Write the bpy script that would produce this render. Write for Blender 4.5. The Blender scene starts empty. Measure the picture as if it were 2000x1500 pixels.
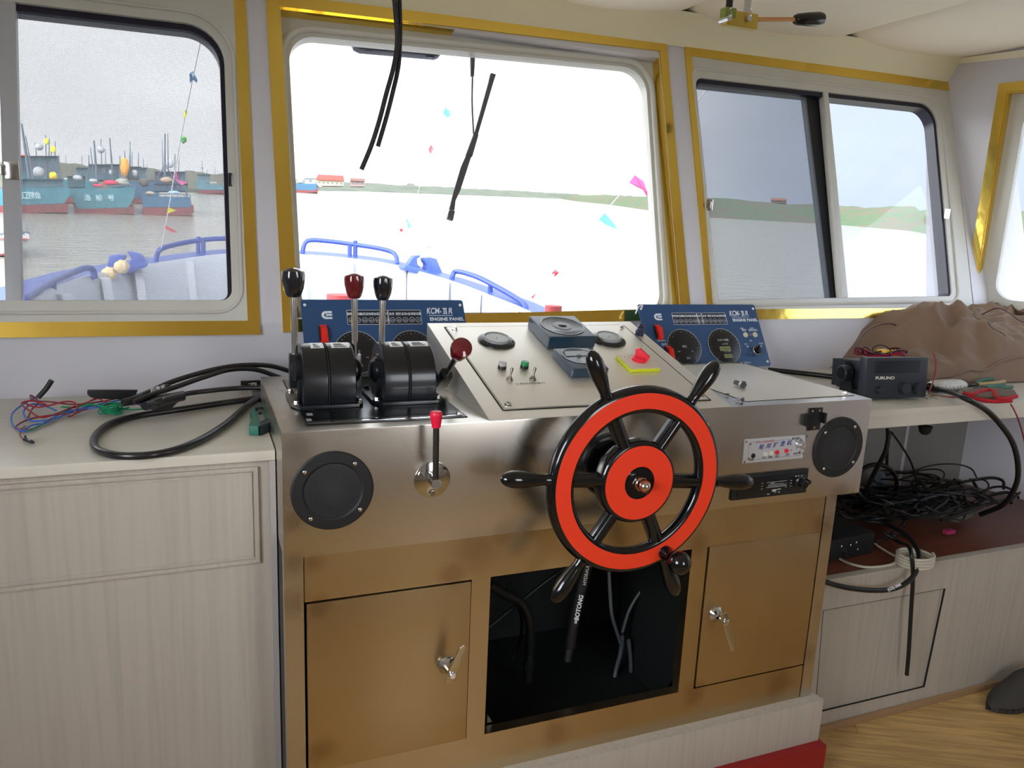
import bpy, bmesh, math, random
from mathutils import Vector, Matrix, noise
R = math.radians
sc = bpy.context.scene
COL = sc.collection
Z0 = 1.1                      # console top stands 1.1 m above the cabin floor; the code measures heights from it
V = Vector
# ------------------------------------------------------------------ camera
F = 1510.08
CAM = V((-.13277, -1.47301, .41107))
yw, pt, rl = .3874, .2066, .044
fw = V((math.sin(yw)*math.cos(pt), math.cos(yw)*math.cos(pt), -math.sin(pt)))
r0 = V((math.cos(yw), -math.sin(yw), 0)); u0 = r0.cross(fw)
rt = r0*math.cos(rl) + u0*math.sin(rl); up = -r0*math.sin(rl) + u0*math.cos(rl)
cd = bpy.data.cameras.new('camera'); cam = bpy.data.objects.new('camera', cd); COL.objects.link(cam)
cam.matrix_world = Matrix.Translation(CAM + V((0, 0, Z0))) @ Matrix((rt, up, -fw)).transposed().to_4x4()
cd.sensor_width = 36; cd.lens = F/2000*36; cd.clip_start = .02; cd.clip_end = 3000
sc.camera = cam
sc.view_settings.view_transform = 'Standard'; sc.view_settings.look = 'None'
sc.view_settings.exposure = 0.95; sc.view_settings.gamma = 1; sc.view_settings.use_curve_mapping = False
# ------------------------------------------------------------------ overcast sky
W = bpy.data.worlds.new('overcast_sky'); sc.world = W; W.use_nodes = True
nt = W.node_tree; nd = nt.nodes; lk = nt.links
for n_ in list(nd): nd.remove(n_)
out = nd.new('ShaderNodeOutputWorld'); bg = nd.new('ShaderNodeBackground'); lk.new(bg.outputs[0], out.inputs[0])
tc = nd.new('ShaderNodeTexCoord'); sx = nd.new('ShaderNodeSeparateXYZ'); lk.new(tc.outputs['Generated'], sx.inputs[0])
mp = nd.new('ShaderNodeMapping'); mp.inputs['Scale'].default_value = (1.5, 1.5, 5); lk.new(tc.outputs['Generated'], mp.inputs[0])
nz = nd.new('ShaderNodeTexNoise'); nz.inputs['Scale'].default_value = 2.2; nz.inputs['Detail'].default_value = 3; lk.new(mp.outputs[0], nz.inputs[0])
def mth(op, a, b=None, c=None):
    m = nd.new('ShaderNodeMath'); m.operation = op
    for i, x in enumerate((a, b, c)):
        if x is None: continue
        if hasattr(x, 'type') or hasattr(x, 'links'): lk.new(x, m.inputs[i])
        else: m.inputs[i].default_value = x
    return m.outputs[0]
# brighter cloud dead ahead and to port, greyer cloud bank to starboard
mr = nd.new('ShaderNodeMapRange'); mr.interpolation_type = 'SMOOTHSTEP'
mr.inputs['From Min'].default_value = .40; mr.inputs['From Max'].default_value = .68
mr.inputs['To Min'].default_value = 1.0; mr.inputs['To Max'].default_value = 0.0
lk.new(sx.outputs['X'], mr.inputs['Value'])
mx = nd.new('ShaderNodeMix'); mx.data_type = 'RGBA'
mx.inputs[6].default_value = (.43, .49, .62, 1); mx.inputs[7].default_value = (1.10, 1.13, 1.18, 1)
lk.new(mr.outputs[0], mx.inputs[0])
def ramp(sock, a, b, lo, hi):
    q = nd.new('ShaderNodeMapRange'); q.interpolation_type = 'SMOOTHSTEP'
    for k_, v_ in (('From Min', a), ('From Max', b), ('To Min', lo), ('To Max', hi)): q.inputs[k_].default_value = v_
    lk.new(sock, q.inputs['Value']); return q.outputs[0]
aft = ramp(sx.outputs['Y'], -.65, -.05, 3.4, 0)          # sky brightened astern, added as unseen fill for the cabin
port = ramp(sx.outputs['X'], -.85, -.35, 3.2, 0)  # added fill too: sky brightened to port, out of view
st = mth('MULTIPLY', mth('MULTIPLY_ADD', nz.outputs['Fac'], .35, .84), mth('ADD', mth('ADD', aft, port), 1.0))
lk.new(mx.outputs[2], bg.inputs[0]); lk.new(st, bg.inputs[1])
# ------------------------------------------------------------------ helpers
def ray(u, v): return fw*F + rt*(u-1000) - up*(v-750)
def hit(u, v, ax, val):                      # where the sight line meets an axis plane of the boat
    d = ray(u, v); return CAM + d*((val-CAM[ax])/d[ax])
def hx(u, v, x): return hit(u, v, 0, x)
def hy(u, v, y): return hit(u, v, 1, y)
def hz(u, v, z): return hit(u, v, 2, z)
def pl(u, v, P, N):
    d = ray(u, v); P = V(P); N = V(N); return CAM + d*(((P-CAM).dot(N))/d.dot(N))
def srgb(h):
    if isinstance(h, str):
        c = [int(h[i:i+2], 16)/255 for i in (0, 2, 4)]
    else: c = h
    return tuple((x/12.92 if x <= .04045 else ((x+.055)/1.055)**2.4) for x in c) + (1,)
MATS = {}
def mat(name, col, rough=.5, metal=0, spec=.5, bump=0, bscale=50, alpha=1, trans=0, emit=0, coat=0, var=0, vscale=4, vcol=None, stretch=None, vthr=None, detail=4, sub=0, ior=1.45, bdist=.002, sheen=0):
    if name in MATS: return MATS[name]
    m = bpy.data.materials.new(name); m.use_nodes = True; MATS[name] = m
    n = m.node_tree.nodes; l = m.node_tree.links; p = n['Principled BSDF']
    c = srgb(col); p.inputs['Base Color'].default_value = c
    p.inputs['Roughness'].default_value = rough; p.inputs['Metallic'].default_value = metal
    p.inputs['Specular IOR Level'].default_value = spec; p.inputs['IOR'].default_value = ior
    p.inputs['Coat Weight'].default_value = coat; p.inputs['Coat Roughness'].default_value = .06
    p.inputs['Transmission Weight'].default_value = trans; p.inputs['Alpha'].default_value = alpha
    p.inputs['Sheen Weight'].default_value = sheen
    if emit: p.inputs['Emission Color'].default_value = c; p.inputs['Emission Strength'].default_value = emit
    if bump or var:
        t = n.new('ShaderNodeTexCoord'); mpn = n.new('ShaderNodeMapping'); l.new(t.outputs['Object'], mpn.inputs[0])
        if stretch: mpn.inputs['Scale'].default_value = stretch
    if bump:
        z = n.new('ShaderNodeTexNoise'); z.inputs['Scale'].default_value = bscale; z.inputs['Detail'].default_value = 5
        l.new(mpn.outputs[0], z.inputs[0]); b = n.new('ShaderNodeBump'); b.inputs['Strength'].default_value = bump; b.inputs['Distance'].default_value = bdist
        l.new(z.outputs['Fac'], b.inputs['Height']); l.new(b.outputs[0], p.inputs['Normal'])
    if var:
        z2 = n.new('ShaderNodeTexNoise'); z2.inputs['Scale'].default_value = vscale; z2.inputs['Detail'].default_value = detail
        l.new(mpn.outputs[0], z2.inputs[0])
        rp = n.new('ShaderNodeMapRange'); lo, hi = vthr or (.3, .7)
        rp.inputs['From Min'].default_value = lo; rp.inputs['From Max'].default_value = hi; rp.inputs['To Max'].default_value = var
        l.new(z2.outputs['Fac'], rp.inputs['Value'])
        mm = n.new('ShaderNodeMix'); mm.data_type = 'RGBA'; mm.inputs[6].default_value = c
        mm.inputs[7].default_value = srgb(vcol) if vcol else tuple(x*.7 for x in c[:3])+(1,)
        l.new(rp.outputs[0], mm.inputs[0]); l.new(mm.outputs[2], p.inputs['Base Color'])
    return m
def catmull(P, n=8, closed=False):
    P = [V(p) for p in P]; o = []; N = len(P)
    if N < 3: return P
    rng = range(N if closed else N-1)
    for i in rng:
        if closed: a, b, c, d = P[i-1], P[i], P[(i+1) % N], P[(i+2) % N]
        else: b, c = P[i], P[i+1]; a = P[i-1] if i else b*2-c; d = P[i+2] if i+2 < N else c*2-b
        for k in range(n):
            t = k/n; o.append(.5*((2*b)+(c-a)*t+(2*a-5*b+4*c-d)*t*t+(3*b-a-3*c+d)*t**3))
    if not closed: o.append(P[-1])
    return o
def frame(d):
    d = V(d).normalized(); a = V((0, 0, 1)) if abs(d.z) < .9 else V((1, 0, 0))
    x = a.cross(d).normalized(); return x, d.cross(x), d
class MB:
    def __init__(s): s.bm = bmesh.new()
    def quad(s, *p):
        vs = [s.bm.verts.new(V(q)) for q in p]; s.bm.faces.new(vs); return vs
    def box(s, lo, hi, M=None, bev=0, seg=2):
        b = bmesh.new(); vs = []
        for z in (lo[2], hi[2]):
            for x, y in ((lo[0], lo[1]), (hi[0], lo[1]), (hi[0], hi[1]), (lo[0], hi[1])): vs.append(b.verts.new((x, y, z)))
        for f in ((0, 3, 2, 1), (4, 5, 6, 7), (0, 1, 5, 4), (1, 2, 6, 5), (2, 3, 7, 6), (3, 0, 4, 7)): b.faces.new([vs[i] for i in f])
        return s.merge(b, M, bev, seg)
    def merge(s, b, M=None, bev=0, seg=2):
        if bev:
            bmesh.ops.recalc_face_normals(b, faces=b.faces)
            es = [e for e in b.edges if len(e.link_faces) == 2 and e.calc_face_angle(0) > .45]
            bmesh.ops.bevel(b, geom=es, offset=bev, segments=seg, profile=.7, affect='EDGES', clamp_overlap=True)
        if M is not None: b.transform(M)
        me = bpy.data.meshes.new('t'); b.to_mesh(me); b.free(); s.bm.from_mesh(me); bpy.data.meshes.remove(me); return s
    def prism(s, pts, vec, bev=0, seg=2, M=None):
        b = bmesh.new(); vec = V(vec); A = [b.verts.new(V(p)) for p in pts]; B = [b.verts.new(V(p)+vec) for p in pts]; n = len(pts)
        b.faces.new(A[::-1]); b.faces.new(B)
        for i in range(n): b.faces.new((A[i], A[(i+1) % n], B[(i+1) % n], B[i]))
        return s.merge(b, M, bev, seg)
    def ring(s, A, B, vec):                    # flat ring between loops A (outer) and B (inner), extruded by vec
        b = bmesh.new(); vec = V(vec); n = len(A)
        L = [[b.verts.new(V(p)+o) for p in q] for q in (A, B) for o in (V((0, 0, 0)), vec)]
        A0, A1, B0, B1 = L
        for i in range(n):
            j = (i+1) % n
            b.faces.new((A0[i], A0[j], B0[j], B0[i])); b.faces.new((A1[j], A1[i], B1[i], B1[j]))
            b.faces.new((A0[j], A0[i], A1[i], A1[j])); b.faces.new((B0[i], B0[j], B1[j], B1[i]))
        return s.merge(b)
    def lathe(s, prof, o, ax=(0, 0, 1), n=32, cap=True):
        X, Y, D = frame(ax); o = V(o); b = bmesh.new(); rows = []
        for r_, h in prof:
            rows.append([b.verts.new(o+D*h+(X*math.cos(2*math.pi*k/n)+Y*math.sin(2*math.pi*k/n))*max(r_, 1e-5)) for k in range(n)])
        for a, c in zip(rows, rows[1:]):
            for k in range(n): b.faces.new((a[k], a[(k+1) % n], c[(k+1) % n], c[k]))
        if cap: b.faces.new(rows[0][::-1]); b.faces.new(rows[-1])
        bmesh.ops.remove_doubles(b, verts=b.verts, dist=2e-5)
        return s.merge(b)
    def cyl(s, a, c, r_, r2=None, n=20, bev=0):
        a = V(a); c = V(c); h = (c-a).length; r2 = r_ if r2 is None else r2
        pr = [(r_, 0), (r2, h)]
        if bev: pr = [(r_-bev, 0), (r_, bev), (r2, h-bev), (r2-bev, h)]
        return s.lathe(pr, a, c-a, n)
    def tube(s, P, r_, n=10, sm=8, closed=False, rf=None):
        P = catmull(P, sm, closed) if sm else [V(p) for p in P]; b = bmesh.new(); rows = []; N = len(P); X = None
        for i, p in enumerate(P):
            q = P[(i+1) % N] if (closed or i+1 < N) else p; o = P[i-1] if (closed or i) else p
            d = (q-o)
            if d.length < 1e-7: d = V((0, 0, 1))
            d.normalize()
            if X is None: X, Y, _ = frame(d)
            else:
                X = (X-d*X.dot(d)); X = X.normalized() if X.length > 1e-5 else frame(d)[0]; Y = d.cross(X)
            rr = rf(i/(N-1)) if rf else r_
            rows.append([b.verts.new(p+(X*math.cos(2*math.pi*k/n)+Y*math.sin(2*math.pi*k/n))*rr) for k in range(n)])
        m = N if closed else N-1
        for i in range(m):
            a, c = rows[i], rows[(i+1) % N]
            for k in range(n): b.faces.new((a[k], a[(k+1) % n], c[(k+1) % n], c[k]))
        if not closed: b.faces.new(rows[0][::-1]); b.faces.new(rows[-1])
        return s.merge(b)
    def sph(s, c, r_, sc_=(1, 1, 1), n=20, M=None):
        b = bmesh.new(); bmesh.ops.create_uvsphere(b, u_segments=n, v_segments=max(8, n*2//3), radius=r_)
        b.transform(Matrix.Diagonal((*sc_, 1)))
        if M is not None: b.transform(M)
        b.transform(Matrix.Translation(V(c))); return s.merge(b)
    def hexbolt(s, c, ax, r_=.008, h=.006, washer=True):
        c = V(c); D = V(ax).normalized(); z = 0
        if washer: s.lathe([(r_*1.35, 0), (r_*1.35, .0015)], c, D, 20); z = .0015
        s.lathe([(r_, z), (r_, z+h*.8), (r_*.85, z+h)], c, D, 6); return s
    def screw(s, c, ax, r_=.004):
        s.lathe([(r_, -.001), (r_, .0006), (r_*.7, .0016), (r_*.25, .0018), (r_*.2, .0008)], c, ax, 12); return s
    def grid(s, f, nu, nv, th=0, closed_u=False):
        b = bmesh.new(); g = [[b.verts.new(V(f(i/nu, j/nv))) for j in range(nv+1)] for i in range(nu+1)]
        for i in range(nu):
            for j in range(nv): b.faces.new((g[i][j], g[i+1][j], g[i+1][j+1], g[i][j+1]))
        if closed_u: bmesh.ops.remove_doubles(b, verts=b.verts, dist=1e-5)
        if th: bmesh.ops.recalc_face_normals(b, faces=b.faces); bmesh.ops.solidify(b, geom=b.faces, thickness=th)
        return s.merge(b)
    def build(s, name, m, parent=None, ang=35, loc=None):
        bmesh.ops.recalc_face_normals(s.bm, faces=s.bm.faces)
        if parent is None:
            lo = V([min(v.co[i] for v in s.bm.verts) for i in range(3)]); hi = V([max(v.co[i] for v in s.bm.verts) for i in range(3)])
            base = V(((lo.x+hi.x)/2, (lo.y+hi.y)/2, lo.z)) if loc is None else V(loc)
        else: base = BASE[parent.name]
        for v in s.bm.verts: v.co -= base
        me = bpy.data.meshes.new(name); s.bm.to_mesh(me); s.bm.free(); me.materials.append(m)
        me.polygons.foreach_set('use_smooth', [ang > 10]*len(me.polygons))
        if ang > 10: me.set_sharp_from_angle(angle=R(ang))
        o = bpy.data.objects.new(name, me); COL.objects.link(o)
        if parent is not None: o.parent = parent
        else: o.location = base + V((0, 0, Z0))
        BASE[o.name] = base
        return o
BASE = {}
def thing(name, loc, label, cat, group=None):
    o = bpy.data.objects.new(name, None); COL.objects.link(o); o.empty_display_size = .05
    o.location = V(loc)+V((0, 0, Z0)); BASE[o.name] = V(loc); return tag(o, label, cat, group)
def tag(o, label=None, cat=None, group=None, kind=None):
    if label: o['label'] = label
    if cat: o['category'] = cat
    if group: o['group'] = group
    if kind: o['kind'] = kind
    return o
def lab(o, s): o['label'] = s; return o
def struct(o): o['kind'] = 'structure'; return o
def copy_tree(o, off, label, parent=None):
    c = o.copy(); COL.objects.link(c); BASE[c.name] = BASE[o.name]
    if parent is None: c.location = o.location + V(off); c['label'] = label
    else: c.parent = parent
    for ch in o.children: copy_tree(ch, off, None, c)
    return c
def text(s, body, O, X, Y, size, h=.0006, sx=1, shear=0, bold=0, align='LEFT'):
    cu = bpy.data.curves.new('t', 'FONT'); cu.body = body; cu.size = size; cu.extrude = h/2; cu.shear = shear; cu.offset = bold; cu.align_x = align; cu.resolution_u = 3
    o = bpy.data.objects.new('t', cu); me = bpy.data.meshes.new_from_object(o)
    X = V(X).normalized(); N = X.cross(V(Y)).normalized(); Y = N.cross(X)
    M = Matrix((X*sx, Y, N)).transposed().to_4x4(); M.translation = V(O)+N*h/2
    me.transform(M); s.bm.from_mesh(me); bpy.data.objects.remove(o); bpy.data.curves.remove(cu); bpy.data.meshes.remove(me); return s
def rrect(TL, TR, BR, BL, rs, n=8):            # rounded quad as (x,z) pairs; rs = four corner radii
    q = [V(p) for p in (TL, TR, BR, BL)]; o = []
    for i in range(4):
        p = q[i]; a = (q[i-1]-p).normalized(); c = (q[(i+1) % 4]-p).normalized(); r_ = rs[i] if hasattr(rs, '__len__') else rs
        for k in range(n+1):
            t = k/n; w = math.pi/2*t
            o.append(p + a*r_*(1-math.sin(w)) + c*r_*(1-math.cos(w)))
    return o
# ================================================================== MATERIALS
def steel_mat(name, tint, patch, rough=.27, pv=.5):
    m = mat(name, tint, rough, 1.0, var=pv, vscale=2.6, vcol=patch, vthr=(.3, .85), detail=2)
    n = m.node_tree.nodes; l = m.node_tree.links; p = n['Principled BSDF']
    t = n.new('ShaderNodeTexCoord'); mp_ = n.new('ShaderNodeMapping'); mp_.inputs['Scale'].default_value = (2, 60, 120); l.new(t.outputs['Object'], mp_.inputs[0])
    z = n.new('ShaderNodeTexNoise'); z.inputs['Scale'].default_value = 9; z.inputs['Detail'].default_value = 3; l.new(mp_.outputs[0], z.inputs[0])
    b = n.new('ShaderNodeBump'); b.inputs['Strength'].default_value = .05; b.inputs['Distance'].default_value = .0004; l.new(z.outputs['Fac'], b.inputs['Height'])
    z3 = n.new('ShaderNodeTexNoise'); z3.inputs['Scale'].default_value = 1.6; z3.inputs['Detail'].default_value = 0; l.new(t.outputs['Object'], z3.inputs[0])
    b2 = n.new('ShaderNodeBump'); b2.inputs['Strength'].default_value = .12; b2.inputs['Distance'].default_value = .004
    l.new(z3.outputs['Fac'], b2.inputs['Height']); l.new(b.outputs[0], b2.inputs['Normal']); l.new(b2.outputs[0], p.inputs['Normal'])
    z4 = n.new('ShaderNodeTexNoise'); z4.inputs['Scale'].default_value = 4; z4.inputs['Detail'].default_value = 2; l.new(t.outputs['Object'], z4.inputs[0])
    mr4 = n.new('ShaderNodeMapRange'); mr4.inputs['To Min'].default_value = rough-.07; mr4.inputs['To Max'].default_value = rough+.1; l.new(z4.outputs['Fac'], mr4.inputs['Value']); l.new(mr4.outputs[0], p.inputs['Roughness'])
    return m
def spots(m, L, col):                        # heat and weld marks at fixed places on the console sheet
    n = m.node_tree.nodes; l = m.node_tree.links; p = n['Principled BSDF']; src = p.inputs['Base Color'].links[0].from_socket
    t = n.new('ShaderNodeTexCoord'); nz_ = n.new('ShaderNodeTexNoise'); nz_.inputs['Scale'].default_value = 14; l.new(t.outputs['Object'], nz_.inputs[0]); acc = None
    for x, z, r_ in L:
        d = n.new('ShaderNodeVectorMath'); d.operation = 'DISTANCE'; d.inputs[1].default_value = (x-.7425, -.27, z+.8485); l.new(t.outputs['Object'], d.inputs[0])
        a = n.new('ShaderNodeMath'); a.operation = 'MULTIPLY_ADD'; a.inputs[1].default_value = .05; l.new(nz_.outputs['Fac'], a.inputs[0]); l.new(d.outputs['Value'], a.inputs[2])
        q = n.new('ShaderNodeMapRange'); q.interpolation_type = 'SMOOTHSTEP'; q.inputs['From Min'].default_value = r_*.2+.025; q.inputs['From Max'].default_value = r_*1.7+.025; q.inputs['To Min'].default_value = .34; q.inputs['To Max'].default_value = 0; l.new(a.outputs[0], q.inputs['Value'])
        if acc is None: acc = q.outputs[0]
        else: k = n.new('ShaderNodeMath'); k.operation = 'MAXIMUM'; l.new(acc, k.inputs[0]); l.new(q.outputs[0], k.inputs[1]); acc = k.outputs[0]
    mm = n.new('ShaderNodeMix'); mm.data_type = 'RGBA'; l.new(acc, mm.inputs[0]); l.new(src, mm.inputs[6]); mm.inputs[7].default_value = srgb(col); l.new(mm.outputs[2], p.inputs['Base Color'])
STEEL = steel_mat('brushed_stainless', 'd2cdc4', 'b5aca2')
STEEL_D = steel_mat('desk_stainless', 'f0ede6', 'dcd6cc', .48)
STEEL_F = steel_mat('warm_stainless', 'cbba98', 'a08868', .3, .5)  # warmer tint than the fascia steel, for lower front and doors
STEELP = mat('polished_steel', 'c9c9c8', .12, 1)
CHROME = mat('chrome', 'd8d8da', .06, 1)
SP = [(.02, -.355, .028), (.02, -.268, .022), (.055, -.275, .02), (.40, -.285, .05), (.35, -.335, .03), (.46, -.262, .03), (.07, -.70, .03), (.62, -.79, .03), (1.02, -.765, .03), (1.38, -.34, .03), (1.385, -.72, .025), (.98, -.345, .03), (.065, -.37, .02), (1.30, -.79, .04)]
spots(STEEL, SP+[(.03, -.03, .03), (.012, -.18, .02), (1.42, -.25, .03)], '6b5a50'); spots(STEEL_F, SP, '7a5238')
GOLD = mat('polished_gold', 'f0cf66', .12, 1, bump=.35, bscale=2.2, bdist=.012, var=.25, vscale=3, vcol='c8a648')
def veneer(name, c1, c2):
    m = mat(name, c1, .42, 0, var=.55, vscale=7, vcol=c2, stretch=(12, 12, .35), vthr=(.42, .75), detail=6, bump=.08, bscale=12, bdist=.001); return m
VENEER = veneer('whitewashed_veneer', 'b2aba0', '9e978b')
VENEER_H = mat('whitewashed_top', 'cdc9bd', .3, 0, var=.6, vscale=5, vcol='c4bfb0', stretch=(.6, 10, 10), vthr=(.45, .7), detail=6)
WALLP = mat('lilac_wall_panel', 'd2d2da', .35, var=.2, vscale=2, vcol='c2c0c4')
FRAMEW = mat('grey_frame_enamel', 'cfcfc9', .32, var=.25, vscale=7, vcol='b9b7ab')
ALU = mat('grey_aluminium', 'b9bcc2', .38, .0)
CEILM = mat('cream_soft_ceiling', 'fbf4e4', .75, bump=.05, bscale=60, sheen=.2)
CROWN = mat('cream_crown', 'f3eed2', .5)
RUBBER = mat('black_rubber', '14151c', .45)
NAVYR = mat('navy_gasket', '1b1a2e', .35)
BLK = mat('black_plastic', '15171b', .28, coat=.2)
BLKM = mat('matt_black', '17181a', .6, bump=.1, bscale=300)
GLBLK = mat('gloss_black_enamel', '0b0c10', .14, coat=.35)
RED = mat('scarlet_enamel', 'e63c22', .28, coat=.3)
PLATFORM = mat('dark_red_paint', '8e1418', .4)
DARKSTEEL = mat('dark_plate', '5a5d60', .22, 1, var=.5, vscale=9, vcol='2f3134')
WHITEP = mat('white_print', 'dfe6ee', .5)
def floor_mat():
    m = mat('oak_laminate', 'c9a26a', .32); n = m.node_tree.nodes; l = m.node_tree.links; p = n['Principled BSDF']
    t = n.new('ShaderNodeTexCoord'); mp_ = n.new('ShaderNodeMapping'); mp_.inputs['Rotation'].default_value = (0, 0, R(28)); l.new(t.outputs['Object'], mp_.inputs[0])
    mp2 = n.new('ShaderNodeMapping'); mp2.inputs['Scale'].default_value = (1.2, 16, 1); l.new(mp_.outputs[0], mp2.inputs[0])
    z = n.new('ShaderNodeTexNoise'); z.inputs['Scale'].default_value = 4; z.inputs['Detail'].default_value = 8; z.inputs['Distortion'].default_value = .6; l.new(mp2.outputs[0], z.inputs[0])
    cr = n.new('ShaderNodeValToRGB'); cr.color_ramp.elements[0].color = srgb('a68450'); cr.color_ramp.elements[1].color = srgb('d6b274'); cr.color_ramp.elements[0].position = .3; cr.color_ramp.elements[1].position = .65
    l.new(z.outputs['Fac'], cr.inputs[0])
    br = n.new('ShaderNodeTexBrick'); br.inputs['Scale'].default_value = 1; br.inputs['Mortar Size'].default_value = .0015; br.inputs['Brick Width'].default_value = 1.2; br.inputs['Row Height'].default_value = .19
    br.inputs['Color1'].default_value = (1, 1, 1, 1); br.inputs['Color2'].default_value = (.86, .86, .86, 1); br.inputs['Mortar'].default_value = (.45, .4, .35, 1); l.new(mp_.outputs[0], br.inputs[0])
    mm = n.new('ShaderNodeMix'); mm.data_type = 'RGBA'; mm.blend_type = 'MULTIPLY'; mm.inputs[0].default_value = 1; l.new(cr.outputs[0], mm.inputs[6]); l.new(br.outputs[0], mm.inputs[7]); l.new(mm.outputs[2], p.inputs['Base Color'])
    return m
FLOORM = floor_mat()
def glass_mat(name, tint=(.97, .98, .98), refl=1.0):
    m = bpy.data.materials.new(name); m.use_nodes = True; n = m.node_tree.nodes; l = m.node_tree.links
    for x in list(n): n.remove(x)
    o = n.new('ShaderNodeOutputMaterial'); t = n.new('ShaderNodeBsdfTransparent'); t.inputs[0].default_value = (*tint, 1)
    g = n.new('ShaderNodeBsdfGlossy'); g.inputs['Roughness'].default_value = .01; fr = n.new('ShaderNodeLayerWeight'); fr.inputs[0].default_value = .5
    pw = n.new('ShaderNodeMath'); pw.operation = 'POWER'; pw.inputs[1].default_value = 5; l.new(fr.outputs['Facing'], pw.inputs[0]); ma = n.new('ShaderNodeMath'); ma.operation = 'MULTIPLY_ADD'; ma.inputs[1].default_value = .6; ma.inputs[2].default_value = .025; l.new(pw.outputs[0], ma.inputs[0])
    mxx = n.new('ShaderNodeMixShader'); l.new(ma.outputs[0], mxx.inputs[0]); l.new(t.outputs[0], mxx.inputs[1]); l.new(g.outputs[0], mxx.inputs[2]); l.new(mxx.outputs[0], o.inputs[0]); return m
GLASS = glass_mat('window_glass')
DIALG = mat('dial_cover', 'ffffff', .05, alpha=.12, spec=.6)
def mesh_mat(name, cell, thread, col, fine=.25):
    m = bpy.data.materials.new(name); m.use_nodes = True; n = m.node_tree.nodes; l = m.node_tree.links
    for x in list(n): n.remove(x)
    o = n.new('ShaderNodeOutputMaterial'); t = n.new('ShaderNodeBsdfTransparent'); d = n.new('ShaderNodeBsdfDiffuse'); d.inputs[0].default_value = srgb(col)
    tc_ = n.new('ShaderNodeTexCoord'); s_ = n.new('ShaderNodeSeparateXYZ'); l.new(tc_.outputs['Object'], s_.inputs[0])
    def thr(sock):
        a = n.new('ShaderNodeMath'); a.operation = 'MULTIPLY'; a.inputs[1].default_value = 1/cell; l.new(sock, a.inputs[0])
        b = n.new('ShaderNodeMath'); b.operation = 'FRACT'; l.new(a.outputs[0], b.inputs[0])
        c = n.new('ShaderNodeMath'); c.operation = 'LESS_THAN'; c.inputs[1].default_value = thread; l.new(b.outputs[0], c.inputs[0]); return c.outputs[0]
    a, b = thr(s_.outputs['X']), thr(s_.outputs['Z'])
    mxm = n.new('ShaderNodeMath'); mxm.operation = 'MAXIMUM'; l.new(a, mxm.inputs[0]); l.new(b, mxm.inputs[1])
    mr_ = n.new('ShaderNodeMapRange'); mr_.inputs['To Min'].default_value = fine; mr_.inputs['To Max'].default_value = .52; l.new(mxm.outputs[0], mr_.inputs['Value'])
    mxx = n.new('ShaderNodeMixShader'); l.new(mr_.outputs[0], mxx.inputs[0]); l.new(t.outputs[0], mxx.inputs[1]); l.new(d.outputs[0], mxx.inputs[2]); l.new(mxx.outputs[0], o.inputs[0]); return m
SCREEN = mesh_mat('grey_fly_screen', .0024, .4, 'a4a8ae', .26)
SCREEN2 = mesh_mat('dark_fly_screen', .0026, .4, '7f8795', .30)
# ================================================================== CABIN SHELL
ZF = -1.1; ZS = .113; KR = .31; YW = .71; XL = -1.3
def Wp(x, z, off=0):                         # raked upper front wall; off = metres outward
    n = V((0, 1, -KR)).normalized(); return V((x, YW+KR*(z-ZS), z)) + n*off
WN = V((0, 1, -KR)).normalized()
RX, RY = 2.755, .95; RD = V((.2588, -.9659, 0)); RN = V((.9659, .2588, 0))   # starboard wall: foot of the corner, heading aft, outward
def Rw(s, z, off=0): return V((RX, RY, z)) + RD*s + RN*off
YB = -2.7
m = MB(); m.box((-1.45, YB-.1, ZF-.05), (4.0, 1.3, ZF)); o = struct(m.build('floor', FLOORM))
# front wall: lower vertical part and raked part with three openings
WIN = {1: dict(x0=-1.22, x1=-.0175, z0=.119, z1=.985), 2: dict(x0=.106, x1=1.361, z0=.128, z1=.985), 3: dict(x0=1.492, x1=2.755, z0=.147, z1=1.005)}
m = MB()
m.quad((XL, YW, ZF), (3.1, YW, ZF), (3.1, YW, ZS), (XL, YW, ZS))
xs = [XL-.0, WIN[1]['x0'], WIN[1]['x1'], .106, 1.361, 1.492, 2.755, 3.1]
cols = list(zip(xs, xs[1:])); wi = {1: 1, 3: 2, 5: 3}
for i, (a, b) in enumerate(cols):
    if i in wi:
        w = WIN[wi[i]]; m.quad(Wp(a, ZS), Wp(b, ZS), Wp(b, w['z0']), Wp(a, w['z0'])); m.quad(Wp(a, w['z1']), Wp(b, w['z1']), Wp(b, 1.5), Wp(a, 1.5))
        for q in ((a, w['z0'], b, w['z0']), (b, w['z0'], b, w['z1']), (b, w['z1'], a, w['z1']), (a, w['z1'], a, w['z0'])):
            m.quad(Wp(q[0], q[1]), Wp(q[2], q[3]), Wp(q[2], q[3], .06), Wp(q[0], q[1], .06))
    else: m.quad(Wp(a, ZS), Wp(b, ZS), Wp(b, 1.5), Wp(a, 1.5))
bmesh.ops.remove_doubles(m.bm, verts=m.bm.verts, dist=1e-4)
struct(m.build('wall_front', WALLP, loc=(0, YW, ZF), ang=8))
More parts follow.
